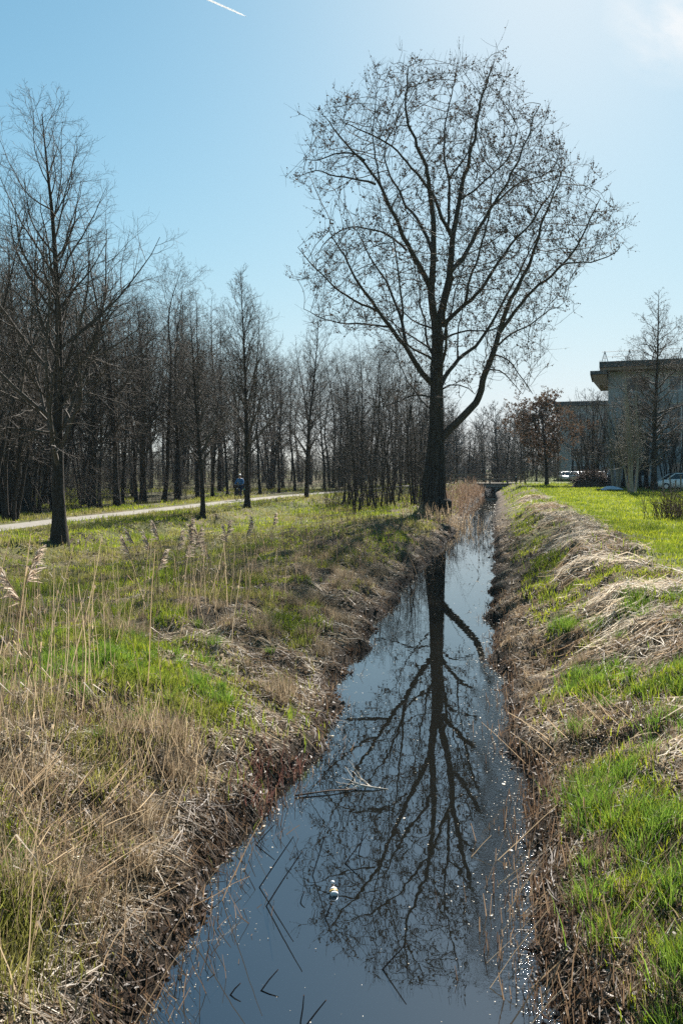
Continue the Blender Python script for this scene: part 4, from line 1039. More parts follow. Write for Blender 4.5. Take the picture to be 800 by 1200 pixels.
# ---- footbridge over the far end of the ditch
def footbridge():
    Y0 = 92.0; xc = .5*(float(xl(Y0))+float(xr(Y0)))
    r = empty('footbridge', (xc, Y0, 0)); tag(r, 'low concrete and timber footbridge with railings over a dark culvert at the ditch end', 'bridge')
    b = Buf(); addp(b, *rbox((-4.4, -1.25, .92), (4.4, 1.25, 1.12), .03)); part('deck', b, M['wood'], r)
    b = Buf(); addp(b, *rbox((-3.6, -1.32, .62), (3.6, -1.262, .90), .01)); part('edge_beam', b, M['concrete'], r)
    for s_ in (-1, 1):
        b = Buf(); x0, x1 = sorted((s_*.62, s_*3.4)); addp(b, *rbox((x0, -1.2, -.5), (x1, 1.2, .915), .04)); part('abutment', b, M['concrete'], r)
    b = Buf(); addp(b, *rbox((-.62, -.6, .52), (.62, 1.0, .915), .02)); part('lintel', b, M['concrete'], r)
    for yy in (-1.15, 1.15):
        for zz in (1.58, 2.08):
            b = Buf(); addp(b, *rbox((-4.3, yy-.03, zz-.08), (4.3, yy+.03, zz+.08), .01)); part('rail', b, M['wood'], r)
        for k in range(5):
            xx = -4.2+k*2.1; b = Buf(); addp(b, *rbox((xx-.09, yy-.05+(.082 if yy > 0 else -.082), .95), (xx+.09, yy+.05+(.082 if yy > 0 else -.082), 2.2), .012)); part('post', b, M['wood'], r)
footbridge()
def bollard(x, y, label):
    z = float(height(np.array([x]), np.array([y]))[0])
    r = empty('bollard', (x, y, z)); tag(r, label, 'bollard')
    b = Buf(); b.tubes([[(0, 0, -.2), (0, 0, 1.05), (0, 0, 1.12)]], [[.12, .12, .10]], 12, True); part('post', b, M['black'], r, False)
    b = Buf(); b.tubes([[(0, 0, .82), (0, 0, .92)]], [[.124, .124]], 12, True); part('band', b, M['frame'], r, False)
bollard(pxX(601, 92), 90.5, 'dark bollard on the grass at the lawn end of the footbridge')

# ---- apartment building at the right
def window(r, x, y, z, w_, h_, lights=2):
    f = Buf(); t = .07
    f.box((x, y-.05, z), (x+w_, y+.02, z+t)); f.box((x, y-.05, z+h_-t), (x+w_, y+.02, z+h_))
    f.box((x, y-.05, z+t), (x+t, y+.02, z+h_-t)); f.box((x+w_-t, y-.05, z+t), (x+w_, y+.02, z+h_-t))
    for k in range(1, lights):
        xx = x+w_*k/lights; f.box((xx-.03, y-.045, z+t), (xx+.03, y+.02, z+h_-t))
    fo = part('window', f, M['frame'], r)
    g = Buf(); g.box((x+t, y-.012, z+t), (x+w_-t, y+.015, z+h_-t)); part('pane', g, M['glass'], fo)
    si = Buf(); si.box((x-.08, y-.14, z-.08), (x+w_+.08, y+.02, z-.004)); part('sill', si, M['concrete'], fo)
def apartment():
    Y0 = 76.0; x0 = pxX(712, Y0); zg = .95
    r = empty('apartment_building', (x0, Y0, zg), R(-19.5)); tag(r, 'pale grey apartment building with wide overhanging flat roof behind the conical tree', 'building')
    W_, D_, H_ = 34.0, 14.0, 11.4
    # wall with real window openings on the side facing the ditch
    cols = [1.6+3.9*k for k in range(8)]; rows = [(1.1, 1.35), (3.9, 1.5), (6.7, 1.5), (9.4, 1.5)]
    b = Buf(); xs = [0]
    for c_ in cols: xs += [c_, c_+2.3]
    xs += [W_]
    zs = [-.6]
    for z_, h_ in rows: zs += [z_, z_+h_]
    zs += [H_]
    for i in range(len(xs)-1):
        for j in range(len(zs)-1):
            if i % 2 == 1 and j % 2 == 1: continue
            b.box((xs[i], 0, zs[j]), (xs[i+1], .35, zs[j+1]))
    b.box((0, .35, -.6), (.35, D_, H_)); b.box((W_-.35, .35, -.6), (W_, D_, H_)); b.box((.35, D_-.35, -.6), (W_-.35, D_, H_))
    part('wall', b, M['render'], r)
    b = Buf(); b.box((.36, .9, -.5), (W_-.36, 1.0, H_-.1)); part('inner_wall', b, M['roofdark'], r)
    for c_ in cols:
        for z_, h_ in rows: window(r, c_+.003, .16, z_+.003, 2.294, h_-.006, 2)
    b = Buf(); b.box((-.7, -1.6, H_+.005), (W_+1, D_+1, H_+.30)); part('soffit', b, M['soffit'], r)
    b = Buf(); b.box((-.8, -1.75, H_+.305), (W_+1.1, D_+1.1, H_+.85)); part('roof', b, M['roofdark'], r)
    # lower slab sticking out at the corner
    b = Buf(); V = [(-.75, -1.2, H_-1.35), (.0, -1.2, H_-1.35), (.0, 5, H_-1.35), (-.75, 5, H_-1.35), (-1.5, -1.5, H_-.35), (-.1, -1.5, H_-.35), (-.1, 5.2, H_-.35), (-1.5, 5.2, H_-.35)]
    b.add([(x-.01, y, z) for x, y, z in V], [[(0,3,2,1),(4,5,6,7),(0,1,5,4),(1,2,6,5),(2,3,7,6),(3,0,4,7)]]); part('corner_soffit', b, M['soffit'], r)
    b = Buf(); b.box((-1.65, -1.7, H_-.345), (-.1, 5.3, H_-.005)); part('corner_slab', b, M['roofdark'], r)
    for k in range(5):
        xx = -.3+k*2.3; b = Buf()
        b.bar((xx-.32, -.6, H_+.85), (xx, -.6, H_+2.0), .03, 6); b.bar((xx+.32, -.6, H_+.85), (xx, -.6, H_+2.0), .03, 6); b.bar((xx-.2, -.6, H_+1.3), (xx+.2, -.6, H_+1.3), .02, 6); b.bar((xx, -.6, H_+2), (xx, 1.0, H_+.85), .025, 6)
        part('railing_trestle', b, M['steel'], r)
    b = Buf(); b.bar((-.6, -.6, H_+1.95), (9, -.6, H_+1.95), .022, 6); b.bar((-.6, -.6, H_+1.45), (9, -.6, H_+1.45), .018, 6); part('railing', b, M['steel'], r)
    b = Buf(); b.box((-.06, -.12, -.6), (W_, -.004, .55)); part('plinth', b, M['concrete'], r)
apartment()
def low_block():
    Y0 = 132.0; x0 = pxX(655, Y0)
    r = empty('flat_roofed_building', (x0, Y0, .6), R(-17)); tag(r, 'grey flat-roofed building farther off, behind the russet tree and parked cars', 'building')
    b = Buf(); b.box((0, 0, -.6), (22, 12, 13.0)); part('wall', b, M['render_b'], r)
    b = Buf(); b.box((-.9, -1.0, 13.004), (22.6, 12.8, 13.7)); part('roof', b, M['roofdark'], r)
    for k in range(4):
        for j in range(4): window(r, 1.8+k*5.2, -.021, 1.3+j*3.0, 2.6, 1.5, 2)
low_block()
def far_house():
    Y0 = 190.0; x0 = pxX(541, Y0)
    r = empty('white_house', (x0, Y0, .5)); tag(r, 'small pale gabled house glimpsed through the hazy trees beyond the footbridge', 'house')
    b = Buf(); b.box((0, 0, -.5), (4.6, 7, 2.9)); 
    b.add([(0,0,2.9),(4.6,0,2.9),(2.3,0,5.4),(0,7,2.9),(4.6,7,2.9),(2.3,7,5.4)], [[(0,1,2),(3,5,4)],[(0,2,5,3),(1,4,5,2)]]); part('wall', b, M['render'], r)
    b = Buf(); t = .16
    for s_ in (-1, 1):
        p0 = (2.3, 5.42); p1 = (2.3+s_*2.75, 2.45)
        b.add([(p0[0],-.3,p0[1]),(p1[0],-.3,p1[1]),(p1[0],7.3,p1[1]),(p0[0],7.3,p0[1]),(p0[0],-.3,p0[1]+t),(p1[0],-.3,p1[1]+t),(p1[0],7.3,p1[1]+t),(p0[0],7.3,p0[1]+t)], [[(0,3,2,1),(4,5,6,7),(0,1,5,4),(1,2,6,5),(2,3,7,6),(3,0,4,7)]])
    part('roof', b, M['roofdark'], r)
    window(r, .9, -.021, 1.0, 1.0, 1.1, 2); window(r, 2.7, -.021, 1.0, 1.0, 1.1, 2)
far_house()

# ---- cars
def car(x, y, rz, label, paint, z=None):
    zz = float(height(np.array([x]), np.array([y]))[0])-.01 if z is None else z
    r = empty('parked_car', (x, y, zz), rz); tag(r, label, 'car', 'cars parked by the buildings')
    # body: stations along x with lower half-width, top height
    st = [(-2.08,.62,.42,.55),(-2.0,.80,.30,.78),(-1.7,.86,.24,.92),(-1.0,.88,.22,.96),(0,.89,.22,.97),(.8,.89,.22,.95),(1.35,.86,.23,.86),(1.85,.80,.26,.74),(2.05,.66,.34,.60)]
    V = []; 
    for xx, hw, zb, zt in st:
        V += [(xx,-hw*.92,zb),(xx,-hw,(zb+zt)*.5),(xx,-hw*.95,zt-.04),(xx,-hw*.86,zt),(xx,hw*.86,zt),(xx,hw*.95,zt-.04),(xx,hw,(zb+zt)*.5),(xx,hw*.92,zb)]
    Fq = []; n = len(st)
    for i in range(n-1):
        for j in range(8):
            a, c = i*8+j, i*8+(j+1) % 8; Fq.append((a, c, c+8, a+8))
    b = Buf(); b.add(V, [Fq, [tuple(range(8))[::-1], tuple((n-1)*8+k for k in range(8))]])
    # roof and pillars
    rf = [(-1.72,.72,.955),(-1.25,.62,1.42),(-.6,.62,1.47),(.1,.60,1.46),(.45,.58,1.40),(1.15,.70,.93)]
    Rv = []; 
    for k in (1, 2, 3, 4):
        xx, hw, z_ = rf[k]; Rv += [(xx,-hw,z_-.05),(xx,-hw*.9,z_),(xx,hw*.9,z_),(xx,hw,z_-.05)]
    Rq = [(i*4+j, i*4+j+1, i*4+j+5, i*4+j+4) for i in range(3) for j in range(3)]; b.add(Rv, [Rq])
    for s_ in (-1, 1):
        for p_, q_ in (((-1.72,.74*s_,.94),(-1.25,.63*s_,1.40)),((-.35,.84*s_,.94),(-.3,.625*s_,1.43)),((1.15,.72*s_,.92),(.45,.59*s_,1.38))): b.bar(p_, q_, .05, 6)
    part('body', b, paint, r, True)
    def glass(vs_):
        g = Buf(); g.add(vs_, [[tuple(range(4))]]); v2 = [(a*.985, c*.985, d-.012) for a, c, d in vs_]; g.add(v2, [[(3, 2, 1, 0)]]); part('window', g, M['glass'], r)
    glass([(1.13,-.69,.93),(1.13,.69,.93),(.46,.55,1.38),(.46,-.55,1.38)]); glass([(-1.70,-.70,.955),(-1.25,-.58,1.39),(-1.25,.58,1.39),(-1.70,.70,.955)])
    for s_ in (-1, 1):
        glass([(-1.62,s_*.80,.955),(-.37,s_*.82,.955),(-.33,s_*.628,1.42),(-1.22,s_*.628,1.40)]); glass([(-.33,s_*.82,.955),(1.08,s_*.79,.93),(.42,s_*.60,1.38),(-.28,s_*.625,1.42)])
    for xx in (-1.28, 1.30):
        for s_ in (-1, 1):
            b = Buf(); b.tubes([[(xx,s_*.70,.31),(xx,s_*.72,.31),(xx,s_*.89,.31),(xx,s_*.91,.31)]], [[.27,.31,.31,.27]], 20, True); wo_ = part('wheel', b, M['tyre'], r)
            b = Buf(); b.tubes([[(xx,s_*.905,.31),(xx,s_*.918,.31)]], [[.20,.17]], 16, True); part('rim', b, M['rim'], wo_)
    for s_ in (-1, 1):
        b = Buf(); addp(b, *rbox((1.93, s_*.56-.15, .60), (2.02, s_*.56+.15, .71), .02)); part('headlight', b, M['lamp'], r)
    return r
car(pxX(662, 112), 112, R(-96), 'white car facing the lawn, parked behind the russet tree', M['paint'])
car(pxX(679, 108), 108, R(-80), 'silver car partly hidden behind the heap of cut branches', M['paint_grey'])
car(pxX(703, 108), 108, R(-75), 'white car half hidden between brush heap and apartment corner', M['paint'])
car(pxX(796, 66), 66.5, R(178), 'white car parked side-on beneath the tall conical tree, cut off at the picture edge', M['paint'])

# ---- brush heap, tarp, stakes
def brush_heap(px, Y, L_, H_, label):
    rg = np.random.default_rng(77); x = pxX(px, Y); z = float(height(np.array([x]), np.array([Y]))[0])
    r = empty('brush_heap', (x, Y, z)); tag(r, label, 'brush heap')
    b = Buf(); u = np.linspace(-1, 1, 25); v = np.linspace(-1, 1, 17); U, V_ = np.meshgrid(u, v)
    e = np.clip(1-U**2-V_**2, 0, 1); Z = H_*.55*e**.8*(.7+.6*fbm(U*4, V_*4, 1.3, 5))-.06
    idx = np.arange(U.size).reshape(U.shape); b.add(np.stack([U*L_, V_*1.6, Z], -1).reshape(-1, 3), [np.stack([idx[:-1,:-1], idx[:-1,1:], idx[1:,1:], idx[1:,:-1]], -1).reshape(-1, 4)])
    part('core', b, M['ground_heap'], r, True)
    K = 700; p = rg.normal(0, .42, (K, 2)); p = p[np.hypot(*p.T) < 1]; K = len(p); zc = H_*.75*(1-(p**2).sum(1))**.8*.9
    P = np.stack([p[:, 0]*L_, p[:, 1]*1.6, zc], 1); D = rg.normal(0, 1, (K, 3)); D[:, 2] = np.abs(D[:, 2])*.35
    T, _ = paths(rg, P-unit(D)*.5, D, rg.uniform(.7, 2.0, K), 5, .15, -.02); T[..., 2] = np.maximum(T[..., 2], .02)
    b = Buf(); b.tubes(T, taper(rg.uniform(.012, .04, K), 5, .4), 5); part('branches', b, M['twig_red'], r, True)
M['ground_heap'] = noise_mat('brown_brush', (.05, .035, .025), (.13, .09, .06), 5, .95, .8, 20, dist=.05)
brush_heap(693, 74, 2.0, 1.9, 'heap of cut brown branches on the lawn before the apartment corner')
def tarp():
    x, y = pxX(716, 63), 63; z = float(height(np.array([x]), np.array([y]))[0])
    r = empty('tarpaulin', (x, y, z)); tag(r, 'pale blue sheet lying rumpled on the ground beside the birch', 'tarpaulin')
    u = np.linspace(-.9, .9, 22); v = np.linspace(-.6, .6, 14); U, V_ = np.meshgrid(u, v)
    Z = .08+.32*np.clip(1-(U/.95)**2, 0, 1)*np.clip(1-(V_/.65)**2, 0, 1)+.10*(fbm(U, V_, .4, 3)-.5)
    idx = np.arange(U.size).reshape(U.shape); b = Buf(); b.add(np.stack([U, V_, Z], -1).reshape(-1, 3), [np.stack([idx[:-1,:-1], idx[:-1,1:], idx[1:,1:], idx[1:,:-1]], -1).reshape(-1, 4)])
    part('sheet', b, M['blue_tarp'], r, True)
tarp()
for i, (px, Y, h_, t_) in enumerate([(776, 58.5, 1.05, .03), (785, 59, 1.25, -.05), (790, 58.2, .95, .08), (797, 58.8, 1.3, 0)]):
    x = pxX(px, Y); z = float(height(np.array([x]), np.array([Y]))[0]); b = Buf(); b.tubes([[(0, 0, -.2), (t_*.5, 0, h_*.5), (t_, 0, h_)]], [[.06, .055, .05]], 7, True)
    o = part('stake', b, M['twig_pale'], None); o.location = (x, Y, z); tag(o, 'weathered wooden stake standing in front of the side-on white car', 'stake', 'stakes before the white car')
# shrub of dry stems at the right edge of the lawn
bp2 = np.stack([rng.normal(pxX(792, 27), .45, 130), rng.normal(27, .5, 130), np.zeros(130)], 1); bp2[:, 2] = height(bp2[:, 0], bp2[:, 1])-.05
tag(link('dry_shrub', brush('dry_shrub', bp2, (.6, 1.5), M['twig_red'], 9, 9)), 'reddish dry shrub at the right edge of the lawn', 'shrub')
# stump beside the poplar trunk
def stump():
    x, y = pxX(521.5, 40.2), 40.2; z = float(height(np.array([x]), np.array([y]))[0])
    k = 18; a = np.arange(k)*2*np.pi/k; b = Buf(); rows = [(-.15, .36), (.1, .33), (.45, .29), (.78, .31), (.86, .27), (.84, .0)]
    V = [[(r_*(1+.14*math.sin(3*t+z_*3)+.06*math.sin(7*t))*math.cos(t), r_*(1+.14*math.sin(3*t+z_*3)+.06*math.sin(7*t))*math.sin(t), z_+.05*math.sin(2*t)*(z_ > .7)) for t in a] for z_, r_ in rows]
    idx = np.arange(len(rows)*k).reshape(len(rows), k); j2 = np.roll(np.arange(k), -1)
    b.add(np.array(V).reshape(-1, 3), [np.stack([idx[:-1], idx[:-1][:, j2], idx[1:][:, j2], idx[1:]], -1).reshape(-1, 4)])
    o = part('tree_stump', b, M['bark'], None, True); o.location = (x, y, z); tag(o, 'dark rotten stump at the foot of the big poplar, on its water side', 'stump')
stump()

# ---- reed stems with plumes
def plume_reed(px, pybase, z0, hgt, lean, seed, label):
    rg = np.random.default_rng(seed); Y = (EYE-z0)*F/(pybase-HOR); x = pxX(px, Y); z = float(height(np.array([x]), np.array([Y]))[0])
    r = empty('reed_stalk', (x, Y, z)); tag(r, label, 'reed', 'plumed reeds standing in the meadow')
    t = np.linspace(0, 1, 9); P = np.stack([lean*t**2*hgt, .1*lean*t*hgt, t*hgt], 1); P[0, 2] = -.05
    b = Buf(); b.tubes(P[None], np.linspace(.006, .003, 9)[None]*(1+Y/30), 5, c=np.array([.34, .25, .15])); part('stem', b, M['straw'], r, True)
    tip = P[-1]; d = unit(P[-1]-P[-3]); K = 70; u = rg.uniform(0, 1, K); B = P[-1]-d*(.34*(1-u))[:, None]
    D = unit(d+rg.normal(0, .28, (K, 3))+np.array([.55*np.sign(lean)+.2, 0, -.25])); T, _ = paths(rg, B, D, rg.uniform(.07, .17, K)*(1.15-u*.5), 4, .12, -.10)
    b = Buf(); b.ribbons(T, np.tile([.003, .010, .009, .003], (K, 1))*(1+Y/26), rg, mixcol(rg, K, [(.42, .32, .25), (.66, .55, .44)])); part('plume', b, M['straw'], r, True)
PLL = 'tan reed with feathery plume standing in the meadow below the path'
for i, (px, pb, h_, ln) in enumerate([(196, 700, 1.35, -.18), (186, 706, 1.15, -.22), (203, 705, 1.2, .12), (222, 702, 1.2, .16), (170, 690, 1.2, -.30), (232, 690, 1.25, -.12), (240, 690, 1.15, -.15),
        (262, 680, 1.2, .10), (270, 684, 1.1, -.12), (210, 712, 1.1, .18), (250, 700, .9, -.2), (285, 676, 1.0, .15), (180, 715, .9, .2), (300, 655, 1.1, -.1), (318, 650, 1.0, .1), (160, 700, 1.0, -.25), (216, 690, 1.4, .1)]):
    plume_reed(px, pb, .40, h_, ln, 200+i, PLL)
for i, (px, pb, h_, ln) in enumerate([(35, 790, 1.15, -.3), (48, 800, 1.0, -.35), (12, 815, 1.25, .2)]):
    plume_reed(px, pb, .6, h_, ln, 300+i, 'tan reed with drooping plume among the dense reeds at the left picture edge')

# ---- sticks, flotsam
def wpos(px, py): Y = EYE*F/(py-HOR); return pxX(px, Y), Y
for i, (bx, by, tx, ty) in enumerate([(312,1062,354,998),(304,1040,344,980),(366,1026,380,980),(306,1161,326,1136),(448,1136,476,1106),(381,1076,388,1058),(352,1058,357,1044),(360,1200,382,1172),(352,1198,356,1166),(270,1166,282,1152),
        (404,1012,430,978),(456,954,455,938),(384,902,404,872),(300,990,322,966),(420,1000,426,972)]):
    X0, Y0 = wpos(bx, by); dy = .06*((i*37) % 7-3)/3
    p1 = at(tx, ty, Y0+dy); p0 = np.array([X0, Y0, -.12]); b0 = np.array([X0, Y0, 0]); mid = .5*(b0+p1)+np.array([.003*((i % 3)-1), 0, .002])
    dd = unit(p1-b0); P = np.array([b0-dd*.12, b0, mid, p1])-b0
    b = Buf(); b.tubes(P[None], np.array([[.0042, .0042, .0038, .0028]]), 6, c=np.array([.07, .045, .035])); o = part('bent_reed', b, M['straw'], None, True); o.location = b0
    tag(o, 'thin dark bent stem poking out of the open water near the left bank', 'reed', 'stems poking out of the water')
def floating_branch():
    X0, Y0 = wpos(448, 925); r = empty('forked_branch', (X0, Y0, 0)); r.scale = (.8, .8, .8); tag(r, 'pale bare forked branch lying at the water surface', 'branch')
    rg = np.random.default_rng(9)
    b = Buf(); b.tubes([[(.06, 0, .0), (-.1, .0, .02), (-.22, .02, .035), (-.30, .06, .05)]], [[.004, .009, .008, .006]], 7, True); part('stem', b, M['driftwood'], r, True)
    b = Buf()
    for k, (ex, ey, ez) in enumerate([(-.40, .25, .14), (-.36, .3, .2), (-.44, .12, .08), (-.47, .02, .02), (-.42, -.03, .01), (-.33, .22, .24), (-.5, .08, .05), (-.4, .33, .12)]):
        t = np.linspace(0, 1, 7)[:, None]; s0 = np.array([-.12-.02*k, .01, .02]); P = s0*(1-t)+np.array([ex, ey, ez])*t+rg.normal(0, .012, (7, 3))*np.sin(np.pi*t); b.tubes(P[None], np.linspace(.006, .002, 7)[None], 5)
    part('side_twigs', b, M['driftwood'], r, True)
M['driftwood'] = noise_mat('bleached_wood', (.38, .32, .25), (.6, .54, .46), 8, .8, .2)
floating_branch()
X0, Y0 = wpos(345, 934); X1, Y1 = wpos(424, 925); b = Buf(); b.tubes([[(0, 0, .012), ((X1-X0)*.5, (Y1-Y0)*.5, .02), (X1-X0, Y1-Y0, .006)]], [[.007, .006, .003]], 7, True)
o = part('stick', b, M['twig_red'], None, True); o.location = (X0, Y0, 0); tag(o, 'long thin brown stick floating from the left shore towards the pale branch', 'stick')
def litter_bottle():
    X0, Y0 = wpos(391, 1048); r = empty('bottle', (X0, Y0, 0)); r.scale = (.78, .78, .78); tag(r, 'small pale bottle-like litter with amber middle and brown neck, floating among stems', 'bottle')
    def lathe(rows, m, name):
        k = 20; a = np.arange(k)*2*np.pi/k; b = Buf(); b.tubes([[(0, 0, z_) for z_, _ in rows]], [[r_ for _, r_ in rows]], k, True); o = part(name, b, m, r, True); o.rotation_euler = (R(-62), 0, R(8)); o.location = (0, 0, .014); return o
    lathe([(-.03, .018), (-.022, .03), (-.008, .035)], M['frame'], 'base'); lathe([(-.0078, .0352), (.012, .035)], M['amber'], 'band'); lathe([(.0122, .0348), (.03, .030), (.042, .016)], M['frame'], 'shoulder'); lathe([(.0422, .012), (.075, .011)], M['soffit'], 'neck'); lathe([(.0752, .016), (.095, .017), (.10, .012)], M['frame'], 'cap')
M['amber'] = flat('amber_label', (.42, .27, .07), .5)
litter_bottle()

# ---- contrail, high in the sky
def contrail(p0, p1, dist, r0, r1, label):
    a = np.array([(p0[0]-400)/F, 1, (HOR-p0[1])/F])*dist; c = np.array([(p1[0]-400)/F, 1, (HOR-p1[1])/F])*dist*1.05
    n = 40; t = np.linspace(0, 1, n)[:, None]; P = a*(1-t)+c*t; P[:, 2] += EYE
    rr_ = (r0*(1-t)+r1*t)[:, 0]*(1-.9*sstep(t[:, 0], .93, 1)); b = Buf(); b.tubes(P[None], rr_[None], 12, True)
    m = bpy.data.materials.new('ice_cloud'); m.use_nodes = True; q = m.node_tree; q.nodes.clear(); d = N(q, 'ShaderNodeBsdfDiffuse'); tr = N(q, 'ShaderNodeBsdfTranslucent'); mx = N(q, 'ShaderNodeMixShader', Fac=.6); oo = N(q, 'ShaderNodeOutputMaterial')
    d.inputs[0].default_value = (.95, .95, .95, 1); tr.inputs[0].default_value = (.95, .95, .95, 1); q.links.new(d.outputs[0], mx.inputs[1]); q.links.new(tr.outputs[0], mx.inputs[2]); q.links.new(mx.outputs[0], oo.inputs[0])
    o = part('contrail', b, m, None, True); tag(o, label, 'contrail')
contrail((180, -29), (289, 19.5), 15000, 26, 14, 'short bright white aircraft contrail at the top of the sky')

# ---- cyclist on the path
def cyclist():
    Y = 53.3; X = float(np.interp(Y, PATH[:, 1], PATH[:, 0]))+.1; z = .55+.045
    rz = math.atan2(2.8, -10.4)  # riding along the path towards the viewer
    hd = math.atan2(-10.4, -2.8)     # heading
    base = (X, Y, z)
    def skin(name, pts, edges, rads, m, parent, sub=2):
        me = bpy.data.meshes.new(name); me.from_pydata(pts, edges, []); o = bpy.data.objects.new(name, me); COL.objects.link(o)
        md = o.modifiers.new('skin', 'SKIN'); 
        for i, r_ in enumerate(rads): me.skin_vertices[0].data[i].radius = r_ if isinstance(r_, tuple) else (r_, r_)
        me.skin_vertices[0].data[0].use_root = True
        ss = o.modifiers.new('sub', 'SUBSURF'); ss.levels = sub; ss.render_levels = sub
        dg = bpy.context.evaluated_depsgraph_get(); e = bpy.data.meshes.new_from_object(o.evaluated_get(dg)); bpy.data.objects.remove(o)
        e.materials.clear(); e.materials.append(m)
        for p in e.polygons: p.use_smooth = True
        return link(name, e, parent)
    # local frame: +x forward, y left, z up
    bk = empty('bicycle', base, hd); tag(bk, 'dark upright bicycle ridden along the gravel path', 'bicycle')
    for xx in (-.53, .55):
        b = Buf(); a = np.linspace(0, 2*np.pi, 33); P = np.stack([xx+.325*np.cos(a), 0*a, .345+.325*np.sin(a)], 1); b.tubes(P[None], np.full((1, 33), .02), 8); wl = part('wheel', b, M['tyre'], bk, True)
        b = Buf()
        for k in range(14):
            t = k*2*np.pi/14; b.bar((xx, .0, .345), (xx+.31*math.cos(t), 0, .345+.31*math.sin(t)), .0025, 4)
        b.bar((xx, -.05, .345), (xx, .05, .345), .022, 8); part('spokes', b, M['steel'], wl)
    b = Buf(); BB = (-.08, 0, .30); ST = (-.24, 0, .82); HT = (.36, 0, .92); HB = (.41, 0, .70)
    for p_, q_, r_ in [(BB, ST, .017), (ST, (.365, 0, .86), .016), (HT, HB, .02), (HB, BB, .02), (BB, (-.53, .06, .345), .011), (BB, (-.53, -.06, .345), .011), (ST, (-.53, .06, .345), .009), (ST, (-.53, -.06, .345), .009), (HB, (.55, .05, .345), .012), (HB, (.55, -.05, .345), .012), (ST, (-.26, 0, .93), .013), (HT, (.34, 0, 1.06), .013)]: b.bar(p_, q_, r_, 8)
    b.bar((-.6, .07, .78), (-.24, .05, .80), .008, 6); b.bar((-.6, -.07, .78), (-.24, -.05, .80), .008, 6); b.bar((-.58, .07, .78), (-.53, .06, .345), .008, 6); b.bar((-.58, -.07, .78), (-.53, -.06, .345), .008, 6)
    part('frame', b, M['black'], bk)
    b = Buf(); b.tubes([[(.16, .30, 1.06), (.28, .29, 1.08), (.35, .12, 1.09), (.35, -.12, 1.09), (.28, -.29, 1.08), (.16, -.30, 1.06)]], [[.013]*6], 8, True); part('handlebar', b, M['steel'], bk)
    b = Buf(); addp(b, *rbox((-.40, -.075, .93), (-.13, .075, .985), .025)); part('saddle', b, M['black'], bk)
    b = Buf(); addp(b, *rbox((.42, -.04, .80), (.47, .04, .87), .01)); part('headlight', b, M['lamp'], bk)
    b = Buf(); b.bar(BB, (.08, .10, .22), .01, 6); b.bar(BB, (-.24, -.10, .38), .01, 6); b.bar((-.08, -.1, .3), (-.08, .1, .3), .015, 8); addp(b, *rbox((.03, .09, .205), (.13, .19, .23), .008)); addp(b, *rbox((-.29, -.19, .365), (-.19, -.09, .39), .008)); part('cranks', b, M['steel'], bk)
    # rider
    pr = empty('person', base, hd); tag(pr, 'cyclist in blue jacket and helmet riding towards the viewer along the path', 'person')
    hip = (-.27, 0, 1.0)
    pts = [hip, (-.22, 0, 1.14), (-.14, 0, 1.30), (-.06, 0, 1.45), (-.03, 0, 1.54), (-.01, 0, 1.60), (.0, 0, 1.70), (-.005, 0, 1.78)]
    ed = [(0, 1), (1, 2), (2, 3), (3, 4), (4, 5), (5, 6), (6, 7)]
    rd = [(.13, .16), (.12, .15), (.12, .16), (.11, .16), (.055, .06), (.065, .06), (.095, .08), (.07, .06)]
    arms = {}; legs = {}
    for s_, kn, an, toe in ((1, (.16, .12, .70), (.03, .12, .27), (.15, .13, .235)), (-1, (.13, -.12, .84), (-.26, -.12, .43), (-.13, -.13, .395))):
        n0 = len(pts); pts += [(-.05, s_*.19, 1.44), (.03, s_*.27, 1.24), (.20, s_*.29, 1.10), (.27, s_*.29, 1.09)]; ed += [(3, n0), (n0, n0+1), (n0+1, n0+2), (n0+2, n0+3)]; rd += [.062, .047, .032, .035]
        n1 = len(pts); pts += [(-.22, s_*.10, .98), kn, an, toe]; ed += [(0, n1), (n1, n1+1), (n1+1, n1+2), (n1+2, n1+3)]; rd += [.09, .062, .04, .035]
    body = skin('body', pts, ed, rd, M['skin'], pr)
    jp, je, jr = pts[:5], [(0, 1), (1, 2), (2, 3), (3, 4)], [(.150, .185), (.145, .18), (.145, .19), (.13, .185), (.075, .08)]
    jp = list(jp); jp[4] = (-.035, 0, 1.52)
    for s_ in (1, -1):
        n0 = len(jp); jp += [(-.05, s_*.19, 1.44), (.03, s_*.275, 1.24), (.17, s_*.29, 1.115)]; je += [(3, n0), (n0, n0+1), (n0+1, n0+2)]; jr += [.085, .068, .05]
    skin('jacket', jp, je, jr, M['jacket'], pr)
    tp, te, tr_ = [(-.27, 0, .98)], [], [(.15, .17)]
    for s_, kn, an in ((1, (.16, .12, .70), (.045, .12, .34)), (-1, (.13, -.12, .84), (-.22, -.12, .49))):
        n0 = len(tp); tp += [(-.20, s_*.10, .97), kn, an]; te += [(0, n0), (n0, n0+1), (n0+1, n0+2)]; tr_ += [.11, .08, .058]
    skin('trousers', tp, te, tr_, M['trousers'], pr)
    for an, toe in (((.03, .12, .27), (.16, .13, .245)), ((-.26, -.12, .43), (-.12, -.13, .405))):
        skin('shoe', [tuple(np.array(an)+(-.03, 0, -.01)), tuple(.5*(np.array(an)+np.array(toe))), toe], [(0, 1), (1, 2)], [.05, .048, .04], M['black'], pr)
    # face: nose, eyes, mouth, ears
    b = Buf(); b.tubes([[(.075, 0, 1.71), (.115, 0, 1.675), (.085, 0, 1.66)]], [[.008, .016, .010]], 6, True); part('nose', b, M['skin'], pr, True)
    for s_ in (-1, 1):
        b = Buf(); b.bar((.080, s_*.034, 1.715), (.092, s_*.034, 1.715), .012, 8); part('eye', b, M['black'], pr)
        b = Buf(); b.bar((0, s_*.082, 1.66), (0, s_*.09, 1.72), .018, 6); part('ear', b, M['skin'], pr)
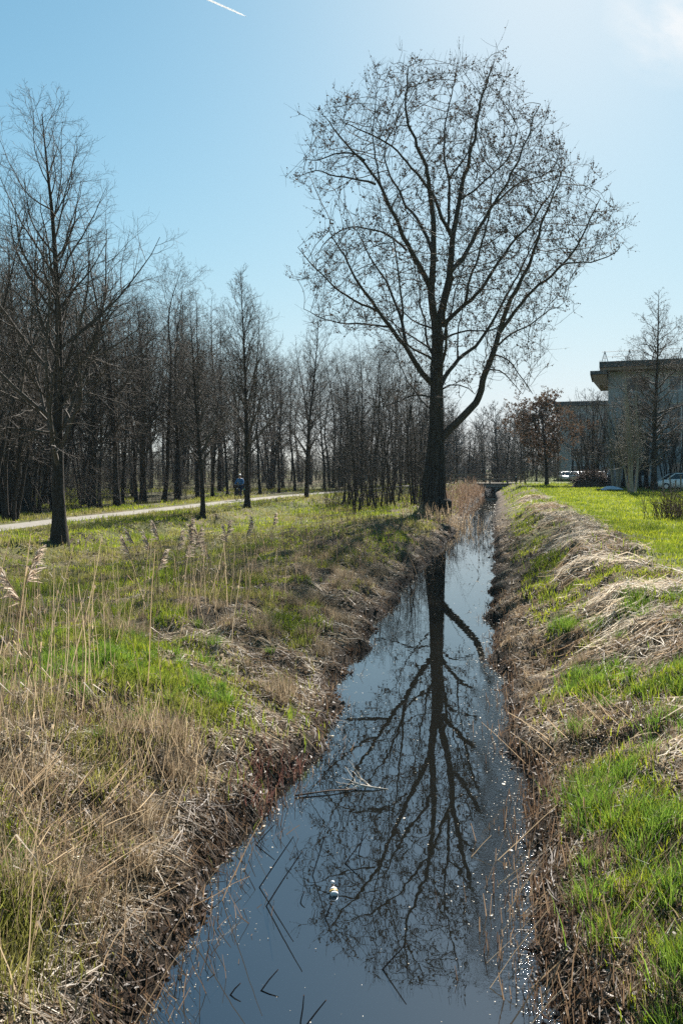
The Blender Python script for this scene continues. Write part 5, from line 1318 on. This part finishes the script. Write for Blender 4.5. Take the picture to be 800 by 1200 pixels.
    b = Buf(); b.bar((.086, -.025, 1.632), (.086, .025, 1.632), .007, 6); part('mouth', b, M['lip'], pr)
    k = 18; b = Buf(); rows = [(0.0, 1.0), (.35, .97), (.7, .72), (.9, .43), (1.0, .05)]
    V = [[(-.005+.118*r_*math.cos(t), .098*r_*math.sin(t), 1.735+.105*h_) for t in np.arange(k)*2*np.pi/k] for h_, r_ in rows]; idx = np.arange(len(rows)*k).reshape(len(rows), k); j2 = np.roll(np.arange(k), -1)
    b.add(np.array(V).reshape(-1, 3), [np.stack([idx[:-1], idx[:-1][:, j2], idx[1:][:, j2], idx[1:]], -1).reshape(-1, 4)]); part('helmet', b, M['helmet'], pr, True)
    for s_ in (-1, 1):   # hands closed on the grips: palm, fingers, thumb
        b = Buf(); b.tubes([[(.13, s_*.29, 1.10), (.17, s_*.295, 1.098), (.21, s_*.295, 1.09)]], [[.022, .032, .026]], 8, True)
        for f in range(4):
            xx = .135+f*.022; b.tubes([[(xx, s_*.31, 1.095), (xx+.004, s_*.325, 1.078), (xx+.004, s_*.315, 1.052), (xx, s_*.295, 1.045)]], [[.010, .0095, .009, .007]], 6, True)
        b.tubes([[(.20, s_*.275, 1.09), (.205, s_*.265, 1.065), (.19, s_*.27, 1.045)]], [[.011, .010, .008]], 6, True); part('hand', b, M['black'], pr, True)
    # bags
    b = Buf(); addp(b, *rbox((-.70, .09, .42), (-.36, .24, .78), .04)); o = Buf()
    pb = empty('pannier_bag', base, hd); tag(pb, 'green pannier bag hanging at the rear wheel of the bicycle', 'bag'); part('bag_body', b, M['green_bag'], pb, True)
    b = Buf(); addp(b, *rbox((-.71, .082, .70), (-.35, .25, .80), .03)); part('flap', b, M['green_flap'], pb, True)
    b = Buf(); addp(b, *rbox((.37, -.14, .93), (.56, .14, 1.10), .04)); hb = empty('handlebar_bag', base, hd); tag(hb, 'black bag hanging at the front of the handlebar', 'bag'); part('bag_body', b, M['black'], hb, True)
    b = Buf(); addp(b, *rbox((.36, -.145, 1.06), (.57, .145, 1.12), .02)); part('flap', b, M['steel_cloth'], hb, True)
M['skin'] = flat('skin', (.42, .27, .20), .6); M['lip'] = flat('lips', (.30, .14, .12), .5)
M['jacket'] = flat('blue_jacket', (.05, .16, .36), .6); M['trousers'] = flat('navy_trousers', (.02, .03, .06), .8); M['helmet'] = flat('pale_helmet', (.45, .5, .55), .4)
M['green_bag'] = flat('black_bag', (.03, .04, .04), .6); M['green_flap'] = flat('teal_cloth', (.10, .38, .30), .6); M['steel_cloth'] = flat('grey_cloth', (.18, .18, .19), .7)
cyclist()
